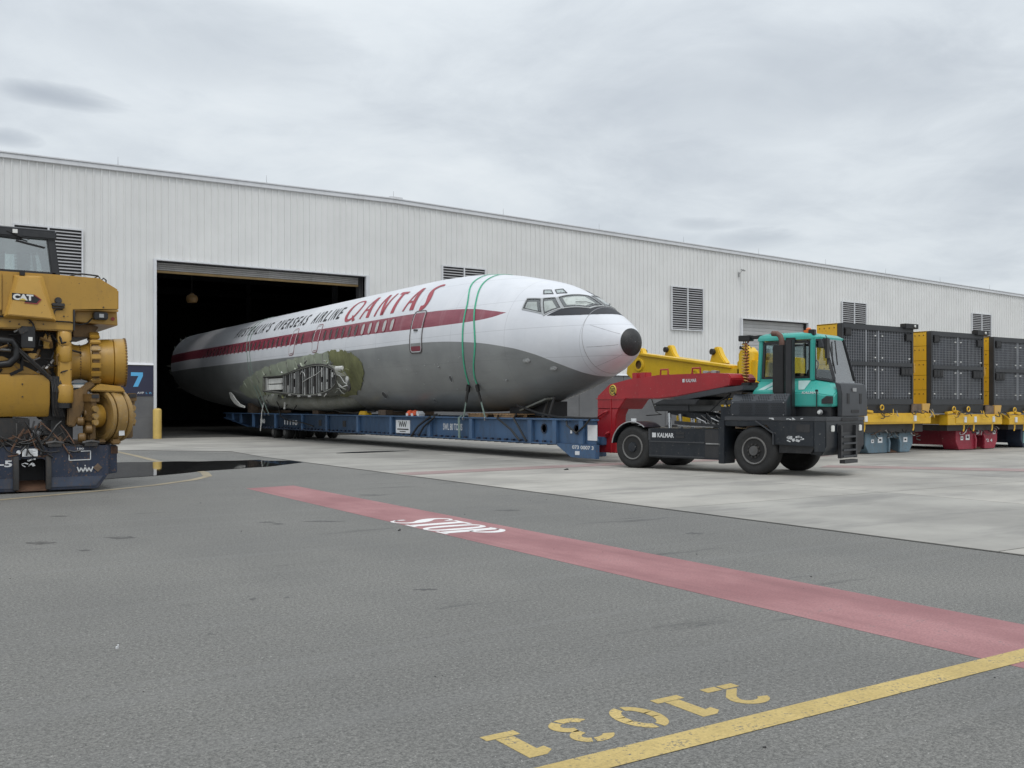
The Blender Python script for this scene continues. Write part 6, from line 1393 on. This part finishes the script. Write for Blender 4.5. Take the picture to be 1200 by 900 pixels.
rp_ = MB(); rp_.prism([(2.15, 3.125), (2.25, 3.055), (2.19, 2.975), (2.00, 2.985), (2.02, 3.0), (2.175, 2.99), (2.228, 3.055), (2.14, 3.113)], 'y', Y_ - .004, Y_ + .005); CB(rp_, 'plate_edge', 'logo_red', pnl)
t = MB(); put_text(t, 'CAT', (1.842, Y_ - .006, 3.028), (1, 0, -.012), (0, 0, 1), .096, .29, bold=.06); CB(t, 'lettering', 'lamp_white', pnl)
CB(MB().add([(1.925, Y_ - .009, 3.027), (2.035, Y_ - .009, 3.025), (1.98, Y_ - .009, 3.062)], [(0, 1, 2)]), 'triangle', 'yellow_badge', pnl)
# cab
cb = [(-.9, CYF + .3), (2.42, CYF + .3), (2.42, 19.3), (-.9, 19.3)]
CB(MB().box(-.9, 2.50, CYF + .18, 19.4, 4.06, 4.20).prism([(CYF + .16, 4.05), (CYF + .22, 4.05), (CYF + .22, 4.22), (CYF + .16, 4.18)], 'x', -.9, 2.50), 'cab_roof', 'cab_black', bevel=.02)
CB(MB().prism([(2.36, 4.08), (2.48, 4.08), (2.56, 3.48), (2.43, 3.48)], 'y', CYF + .2, CYF + .34), 'cab_post', 'cab_black', bevel=.015); CB(MB().prism([(2.36, 4.08), (2.48, 4.08), (2.56, 3.48), (2.43, 3.48)], 'y', 19.1, 19.3), 'cab_post', 'cab_black', bevel=.015)
CB(MB().box(-.9, 2.5, CYF + .2, 19.3, 3.475, 3.53), 'cab_base', 'cab_black', bevel=.01)
def cgl(name, pts, mat):
    P = [Vector(p) for p in pts]; n = (P[1] - P[0]).cross(P[2] - P[0]).normalized() * .008
    k = len(P); return CB(MB().add([p - n for p in P] + [p + n for p in P], [tuple(range(k)), tuple(range(k, 2 * k))] + [(i, (i + 1) % k, k + (i + 1) % k, k + i) for i in range(k)]), name, mat)
cgl('windscreen', [(-.9, CYF + .26, 3.53), (2.435, CYF + .26, 3.53), (2.365, CYF + .26, 4.055), (-.9, CYF + .26, 4.055)], 'glass_grey')
cgl('rear_glass', [(-.9, 19.2, 3.53), (2.435, 19.2, 3.53), (2.365, 19.2, 4.055), (-.9, 19.2, 4.055)], 'glass'); cgl('side_glass', [(2.46, CYF + .36, 3.53), (2.46, 19.1, 3.53), (2.40, 19.1, 4.055), (2.40, CYF + .36, 4.055)], 'glass_grey')
CB(MB().box(.9, 1.93, 19.0, 19.05, 3.53, 4.05).box(2.12, 2.33, 19.0, 19.05, 3.53, 4.05), 'cab_back_panel', 'core')
CB(MB().box(.6, 1.2, 18.0, 18.6, 3.53, 3.95), 'driver_seat', 'seat', bevel=.04)
CB(MB().tube([(1.78, CYF + .16, 4.13), (1.95, CYF + .14, 4.06), (2.1, CYF + .14, 4.02)], .012, 6).bar((1.92, CYF + .22, 4.00), (2.34, CYF + .22, 3.92), .014, .02).bar((1.45, CYF + .2, 4.06), (2.0, CYF + .2, 4.03), .012, .018), 'wiper', 'black')
CB(MB().box(1.86, 1.93, CYF + .12, CYF + .2, 4.10, 4.16), 'roof_lamp', 'lamp_white')
# handrail on top
CB(MB().tube([(2.76, 17.9, 3.48), (2.78, 17.9, 3.55), (2.90, 17.9, 3.60), (2.98, 17.9, 3.61), (3.24, 17.9, 3.595), (3.27, 17.9, 3.56), (3.22, 17.9, 3.47)], .014, 6).tube([(3.28, 17.8, 3.44), (3.28, 17.8, 3.52), (3.31, 17.8, 3.55), (3.35, 17.8, 3.52), (3.35, 17.8, 3.40)], .012, 6).tube([(2.72, 17.9, 3.50), (2.8, 17.9, 3.53), (2.95, 17.9, 3.50)], .014, 6).tube([(3.24, 18.3, 3.59), (3.24, 17.9, 3.595)], .012, 5), 'handrail', 'black')
# horn, wires and clips on the hull
CB(MB().lathe([(.001, .05), (.05, .05), (.055, 0)], (2.515, CYF + .12, 3.07), (0, -1, 0), 16).obox((2.515, CYF + .09, 3.0), (.19, .06, .05), (1, 0, 0)).obox((2.5, CYF + .09, 2.95), (.22, .05, .02), (1, 0, .05)), 'horn', 'dark_iron', bevel=.008)
CB(MB().tube([(2.45, CYF + .10, 2.76), (2.45, CYF + .10, 2.87), (2.48, CYF + .10, 2.92), (2.58, CYF + .10, 2.93)], .010, 5).tube([(-.5, CYF + .08, 2.78), (1.9, CYF + .08, 2.77), (2.08, CYF + .08, 2.75), (2.14, CYF + .08, 2.68), (2.17, CYF + .05, 2.58)], .016, 5).tube([(2.2, CYF + .10, 2.74), (2.7, CYF + .10, 2.73), (2.85, CYF + .22, 2.70), (2.98, CYF + .25, 2.74), (3.05, CYF + .25, 2.82)], .012, 5), 'cable', 'black')
for x, z in ((1.82, 2.70), (1.95, 2.665), (2.60, 2.82), (2.30, 2.68), (3.2, 3.0), (2.1, 2.69), (2.45, 2.81)): CB(MB().cyl((x, CYF + .12, z), (x, CYF + .10, z), .012, n=6), 'bolt', 'dark_iron')
# dark engine bay between hull and lower beam
CB(MB().box(-1.2, 2.6, CYF + .55, 19.6, 1.40, 2.60), 'engine_bay', 'dark_iron')
random.seed(31)
for k in range(34):
    x = random.uniform(1.2, 2.75); z = random.uniform(1.95, 2.55); a = Vector((x, CYF + random.uniform(.15, .5), z)); b = a + Vector((random.uniform(-.35, .35), random.uniform(-.1, .1), random.uniform(-.3, .1))); c = (a + b) / 2 + Vector((random.uniform(-.1, .1), -.08, random.uniform(-.1, .06)))
    CB(MB().tube([a, (a + c) / 2, c, (b + c) / 2, b], random.choice((.012, .018, .028)), 5), 'hose', ('black', 'dark_iron', 'steel', 'cat_dark', 'black')[k % 5], smooth=40)
CB(MB().prism([(1.45, 2.18), (1.75, 2.16), (2.12, 1.98), (2.30, 1.88), (1.2, 1.88), (1.2, 2.1)], 'y', CYF + .35, CYF + .7), 'valve_cover', 'cat_y', bevel=.012)
CB(MB().box(2.02, 2.18, CYF + .30, CYF + .5, 2.26, 2.36).box(2.1, 2.24, CYF + .28, CYF + .5, 2.13, 2.22), 'valve_block', 'cat_light', bevel=.012)
CB(MB().prism([(2.32, 2.30), (2.42, 2.30), (2.44, 2.44), (2.41, 2.56), (2.38, 2.44), (2.36, 2.56), (2.32, 2.48)], 'y', CYF + .25, CYF + .35), 'pipe_clamp', 'cat_y', bevel=.006)
CB(MB().tube([(1.5, CYF + .2, 2.42), (1.86, CYF + .16, 2.40), (1.93, CYF + .16, 2.30), (1.92, CYF + .16, 2.15), (1.82, CYF + .18, 2.04), (1.68, CYF + .2, 2.02), (1.5, CYF + .22, 2.05)], .062, 10), 'ribbed_hose', 'black', smooth=50)
CB(MB().tube([(1.86, CYF + .16, 2.36), (2.05, CYF + .10, 2.14), (2.3, CYF + .12, 1.90), (2.42, CYF + .16, 1.78)], .026, 6).tube([(1.95, CYF + .1, 2.28), (2.15, CYF + .05, 2.08), (2.4, CYF + .08, 1.84)], .014, 6), 'pipe', 'dark_iron', smooth=40)
CB(MB().cyl((1.5, CYF + .28, 2.29), (1.85, CYF + .28, 2.26), .035, n=10), 'pipe', 'steel', smooth=40)
CB(MB().tube([(1.84, CYF + .2, 2.0), (1.88, CYF + .17, 2.02), (1.98, CYF + .17, 1.93), (2.02, CYF + .17, 1.95)], .014, 5), 'lever', 'cat_dark')
eb_ = CB(MB().obox((2.07, CYF + .08, 2.46), (.20, .12, .34), (1, 0, -.0), (-.55, 0, 1)), 'actuator_box', 'black', bevel=.012)
CB(MB().obox((2.10, CYF + .015, 2.43), (.06, .006, .06), (1, 0, 0), (-.4, 0, 1)), 'box_label', 'lamp_white', eb_)
CB(MB().obox((2.0, CYF + .05, 2.56), (.14, .1, .09), (1, 0, .5)), 'actuator_head', 'dark_iron', bevel=.01)
# lower beam
CB(MB().prism([(CYF + .14, 1.87), (CYF + .14, 1.42), (CYF + .28, 1.20), (19.4, 1.20), (19.4, 1.87)], 'x', -1.2, 2.40), 'lower_beam', 'cat_y', bevel=.015)
for x, z in ((2.0, 1.52), (2.0, 1.72)): CB(MB().cyl((x, CYF + .14, z), (x, CYF + .12, z), .012, n=6), 'bolt', 'dark_iron')
CB(MB().prism([(2.42, 1.86), (2.55, 1.7), (2.56, 1.2), (2.45, 1.2), (2.42, 1.5)], 'y', CYF + .2, CYF + .5), 'hose_bundle', 'black', bevel=.01)
for k in range(7): CB(MB().tube([(2.42 + .02 * k, CYF + .16, 1.85), (2.44 + .025 * k, CYF + .12, 1.6), (2.45 + .02 * k, CYF + .16, 1.35), (2.5 + .02 * k, CYF + .2, 1.2)], .012, 5), 'hose', 'black' if k % 2 else 'dark_iron')
# upright with cylinder bulges
up_ = MB(); up_.box(2.52, 2.72, CYF + .14, CYF + .4, 1.52, 2.60)
CB(up_, 'upright', 'cat_y', bevel=.02)
for z0, z1, r in ((2.36, 2.58, .11), (2.08, 2.34, .12), (1.42, 1.72, .14)): CB(MB().lathe([(r * .85, 0), (r, .03), (r, z1 - z0 - .03), (r * .85, z1 - z0)], (2.62, CYF + .22, z0), n=18), 'cylinder_boss', 'cat_light' if z0 > 2.3 else 'cat_y', smooth=40)
CB(MB().cyl((2.62, CYF + .22, 1.34), (2.62, CYF + .22, 1.44), .12, n=16), 'rod_end', 'black', smooth=40)
# drum on a level axis with bolt rings and a toothed ring
DC = (2.62, 17.75, 2.10); DXX = (1, -.10, .015)
CB(MB().lathe([(.20, -.1), (.36, 0), (.385, .05), (.35, .12), (.295, .22), (.285, .32), (.31, .40), (.33, .44)], DC, DXX, 40), 'drum', 'cat_y', smooth=50)
CB(MB().lathe([(.33, .44), (.40, .445), (.41, .50), (.37, .54), (.365, .55), (.385, .56), (.395, .80), (.375, .815), (.40, .82), (.405, .99), (.39, 1.01), (.05, 1.02)], DC, DXX, 48, cap=False), 'drum_shell', 'cat_y', smooth=40)
rot = Vector(DXX).normalized(); e1_ = Vector((0, 0, 1)) - rot * rot.z; e1_.normalize(); e2_ = rot.cross(e1_)
def on_ring(h, r, a): return Vector(DC) + rot * h + (e1_ * math.cos(a) + e2_ * math.sin(a)) * r
tooth = None
sp = CB(MB().lathe([(.38, .46), (.475, .475), (.475, .565), (.38, .58)], DC, DXX, 40), 'sprocket', 'cat_dark', smooth=30)
for i in range(22):
    a = 2 * math.pi * i / 22; CB(MB().obox(on_ring(.52, .49, a), (.155, .085, .05), rot, on_ring(0, 1, a) - Vector(DC)), 'tooth', 'cat_y' if i % 4 else 'cat_worn', sp, bevel=.012)
bl = MB()
for h, r, n in ((.09, .372, 44), (.30, .286, 40), (1.0, .40, 46)):
    for i in range(n): a = 2 * math.pi * i / n; bl.obox(on_ring(h, r, a), (.018, .018, .018) if h < .9 else (.03, .025, .03), rot, on_ring(0, 1, a) - Vector(DC))
CB(bl, 'bolt_heads', 'cat_dark', kind='stuff')
CB(MB().prism([(2.78, 1.75), (3.06, 1.75), (3.18, 1.66), (2.70, 1.62)], 'y', 17.5, 18.2), 'bearing_cap', 'bluegrey', bevel=.02)
CB(MB().bar((2.70, 17.45, 1.70), (3.02, 17.45, 1.70), .02, .05), 'bright_strip', 'lamp_white')
# idler: three broad discs on a skewed axle between forked brackets
IC = Vector((3.15, 17.45, 1.21)); IX = Vector((.93, .36, .02)).normalized(); ie1 = (Vector((0, 0, 1)) - IX * IX.z).normalized(); ie2 = IX.cross(ie1)
def disc(h0, h1, r, mat, dish=.0):
    return CB(MB().lathe([(.08, h0 + dish), (r * .72, h0 + dish), (r * .80, h0), (r - .02, h0), (r, h0 + .02), (r, h1 - .02), (r - .02, h1), (.08, h1)], IC, IX, 48), 'idler_disc', mat, smooth=40)
disc(.03, .10, .44, 'cat_worn', .04); disc(.115, .29, .455, 'cat_worn'); disc(.31, .40, .445, 'cat_worn'); CB(MB().lathe([(.39, .0), (.40, .02), (.39, .04)], IC + IX * .285, IX, 40, cap=False), 'groove', 'dark_iron', smooth=40)
CB(MB().lathe([(.20, -.16), (.21, -.12), (.19, .04), (.15, .06)], IC, IX, 24), 'idler_hub', 'cat_y', smooth=40)
lbl = MB(); 
CB(MB().obox(IC + IX * .2 + ie1 * -.27 + ie2 * .375, (.10, .006, .12), IX, ie1), 'worn_label', 'paper')
def brk(name, h, mat, flip):
    c = IC + IX * h
    CB(MB().obox(c + ie1 * .30 + ie2 * .1, (.17, .34, .14), IX, ie1), name, mat, bevel=.012)
    CB(MB().obox(c + ie1 * .325 + ie2 * .275, (.12, .02, .06), IX, ie1), name + '_slot', 'dark_slot')
    CB(MB().obox(c + ie1 * .08 + ie2 * .12, (.12, .22, .34), IX, ie1), name, mat, bevel=.02)
    for z in (.12, 0, -.10): CB(MB().cyl(c + ie1 * z + ie2 * .24, c + ie1 * z + ie2 * .29, .05, n=12), 'track_bolt', 'cat_worn', smooth=40)
    CB(MB().obox(c + ie1 * -.24 + ie2 * .08, (.13, .2, .30), IX, (ie1 + IX * .15 * flip)), name, 'cat_dark', bevel=.02)
brk('fork', -.20, 'cat_dark', 1); brk('fork', .48, 'cat_dark', -1)
CB(MB().prism([(2.68, 1.60), (2.86, 1.66), (3.02, 1.78), (3.10, 1.72), (2.98, 1.62), (2.92, 1.30), (2.78, 1.02), (2.66, 1.05)], 'y', 17.3, 17.9), 'idler_arm', 'cat_dark', bevel=.02)
CB(MB().prism([(3.0, 1.62), (3.14, 1.74), (3.5, 1.70), (3.56, 1.60)], 'y', 17.25, 17.9), 'idler_yoke', 'cat_y', bevel=.02)
CB(MB().box(3.12, 3.24, 17.2, 17.4, .76, .82).box(3.32, 3.46, 17.15, 17.35, .735, .82), 'foot', 'cat_dark', bevel=.02)
for k in range(4): CB(MB().lathe([(.05, 0), (.075, .02), (.075, .1), (.05, .12)], (2.80 + .12 * (k % 2), 17.15 + .06 * k, .86 + .13 * k), (1, -.2, 0), 14), 'track_roller', 'cat_dark', smooth=40)
for z in (1.42, 1.30, 1.18, 1.06): CB(MB().cyl(IC + IX * .49 + ie1 * (z - 1.21) + ie2 * .16, IC + IX * .57 + ie1 * (z - 1.21) + ie2 * .18, .035, n=8), 'track_bolt', 'cat_worn')
CB(MB().box(-1.0, 2.0, CYF + 1.0, 19.4, .735, 1.22).box(2.45, 2.78, CYF + .4, 18.6, .735, 1.5), 'underframe', 'dark_iron')
CB(MB().box(2.3, 2.6, CYF + .35, CYF + .9, 1.15, 1.42), 'pump', 'dark_iron', bevel=.02)
# navy trailer below
nt_ = pocket_trailer('roll_trailer', 'scuffed navy roll trailer with white emblem, under the ochre mining machine at left', .94, 3.26, 17.1, 24.0, .73, 'navy', .03, .16, (.41, .61))
MB().prism([(3.262, .73), (3.44, .72), (3.44, .26), (3.262, .24)], 'y', 17.35, 23.5).build('side_rail', 'navy', nt_, bevel=.01)
MB().box(3.34, 3.45, 17.338, 17.349, .58, .70).build('orange_reflector', 'rust', nt_); MB().prism([(1.0, .235), (1.12, .08), (1.9, .08), (1.9, .235)], 'y', 17.09, 17.099).build('worn_strip', 'navy_worn', nt_); MB().prism([(2.37, .235), (3.18, .235), (3.06, .08), (2.37, .08)], 'y', 17.085, 17.099).build('worn_strip', 'navy_worn', nt_)
t = MB(); w_logo(t, (2.78, 17.084, .305), (1, 0, 0), .105); t.build('emblem', 'white_print', nt_)
t = MB(); put_text(t, '40-5', (1.40, 17.094, .42), (1, 0, 0), (0, 0, 1), .105, .44, bold=.03); t.build('lettering', 'white_print', nt_)
t = MB(); 
for a, b in (((2.66, .64), (2.98, .645)), ((2.66, .50), (2.98, .505)), ((2.66, .64), (2.66, .50)), ((2.98, .645), (2.98, .505))): t.bar((a[0], 17.092, a[1]), (b[0], 17.092, b[1]), .004, .014, (0, 0, 1) if a[1] == b[1] or abs(a[1] - b[1]) < .02 else (1, 0, 0))
t.build('outlined_frame', 'white_print', nt_)
t = MB(); put_text(t, '100', (2.78, 17.094, .668), (1, 0, 0), (0, 0, 1), .03, .1, bold=.02); t.build('lettering', 'white_print', nt_)
p = MB().box(1.98, 2.2, 17.083, 17.09, .58, .70).build('paper_label', 'paper', nt_); t = MB()
for k in range(5): t.box(2.0, 2.13 + .04 * (k % 2), 17.081, 17.083, .595 + .02 * k, .603 + .02 * k)
t.build('label_print', 'win_frame', p)
MB().lathe([(.001, .008), (.032, .008), (.034, 0)], (1.93, 17.095, .645), (0, -1, 0), 16).build('round_label', 'paper', nt_)
MB().obox((3.09, 17.09, .37), (.10, .008, .10), (1, 0, 1), (-1, 0, 1)).build('hazard_diamond', 'oldwood', nt_)
random.seed(5); t = MB()
for k in range(14): t.obox((2.07 + random.uniform(-.09, .09), 17.096, .49 + random.uniform(-.06, .06)), (random.uniform(.02, .06), .004, random.uniform(.008, .02)), (1, 0, random.uniform(-1, 1)))
t.build('torn_sticker', 'white_print', nt_)
for k, (x0, x1, z1, mt, lab) in enumerate(((-.4, 2.12, 1.18, 'dark_iron', 'dark weathered timber block under the ochre lower beam, at the left edge'), (1.85, 2.30, .86, 'rust', 'low rusty block on the navy trailer in the middle of the chains'), (2.34, 2.62, .88, 'oldwood', 'small weathered timber block on the navy trailer left of the idler'), (2.6, 3.4, .80, 'oldwood', 'flat weathered timber plank on the navy trailer under the idler discs'))):
    tag(MB().box(x0, x1, 17.35 + .05 * k, 18.6, .733, z1).build('timber_block', mt, bevel=.02), lab, 'timber block')
chain_clutter('lashing_chains', 'rusty chains heaped on the navy trailer below the ochre machine', 1.2, 2.7, 17.2, .76, 46, ['dark_iron', 'rust', 'black', 'dark_iron', 'black'], 41, .38)
for k, (a, b, lab) in enumerate((((1.86, 17.2, 1.20), (2.35, 17.15, 1.02), 'dark chain running from the lower beam to the right across the navy trailer'), ((1.3, 17.2, .80), (2.3, 17.18, 1.10), 'dark chain running up to the right across the navy trailer'), ((2.3, 17.16, .98), (2.95, 17.1, .74), 'dark chain running down to the trailer corner beside the idler'))):
    m = MB(); A0, B0 = Vector(a), Vector(b); n = 16
    for i in range(n): m.obox(A0.lerp(B0, (i + .5) / n) - Vector((0, 0, .10 * math.sin(math.pi * (i + .5) / n))), ((B0 - A0).length / n * 1.25, .045 if i % 2 else .018, .018 if i % 2 else .045), B0 - A0)
    tag(m.build('lashing_chain', 'rust' if k == 1 else 'dark_iron', bevel=.005), lab, 'chain', 'single chains on the navy trailer')
for k, x in enumerate((1.45, 2.44, 2.98)):
    m = MB(); m.tube([(x - .10, 17.12, .74), (x - .11, 17.05, .78), (x, 17.03, .80), (x + .11, 17.05, .78), (x + .10, 17.12, .74)], .03, 6); m.obox((x, 17.06, .75), (.2, .08, .05), (1, 0, 0))
    m.build('lashing_ring', 'dark_iron', nt_, smooth=40)
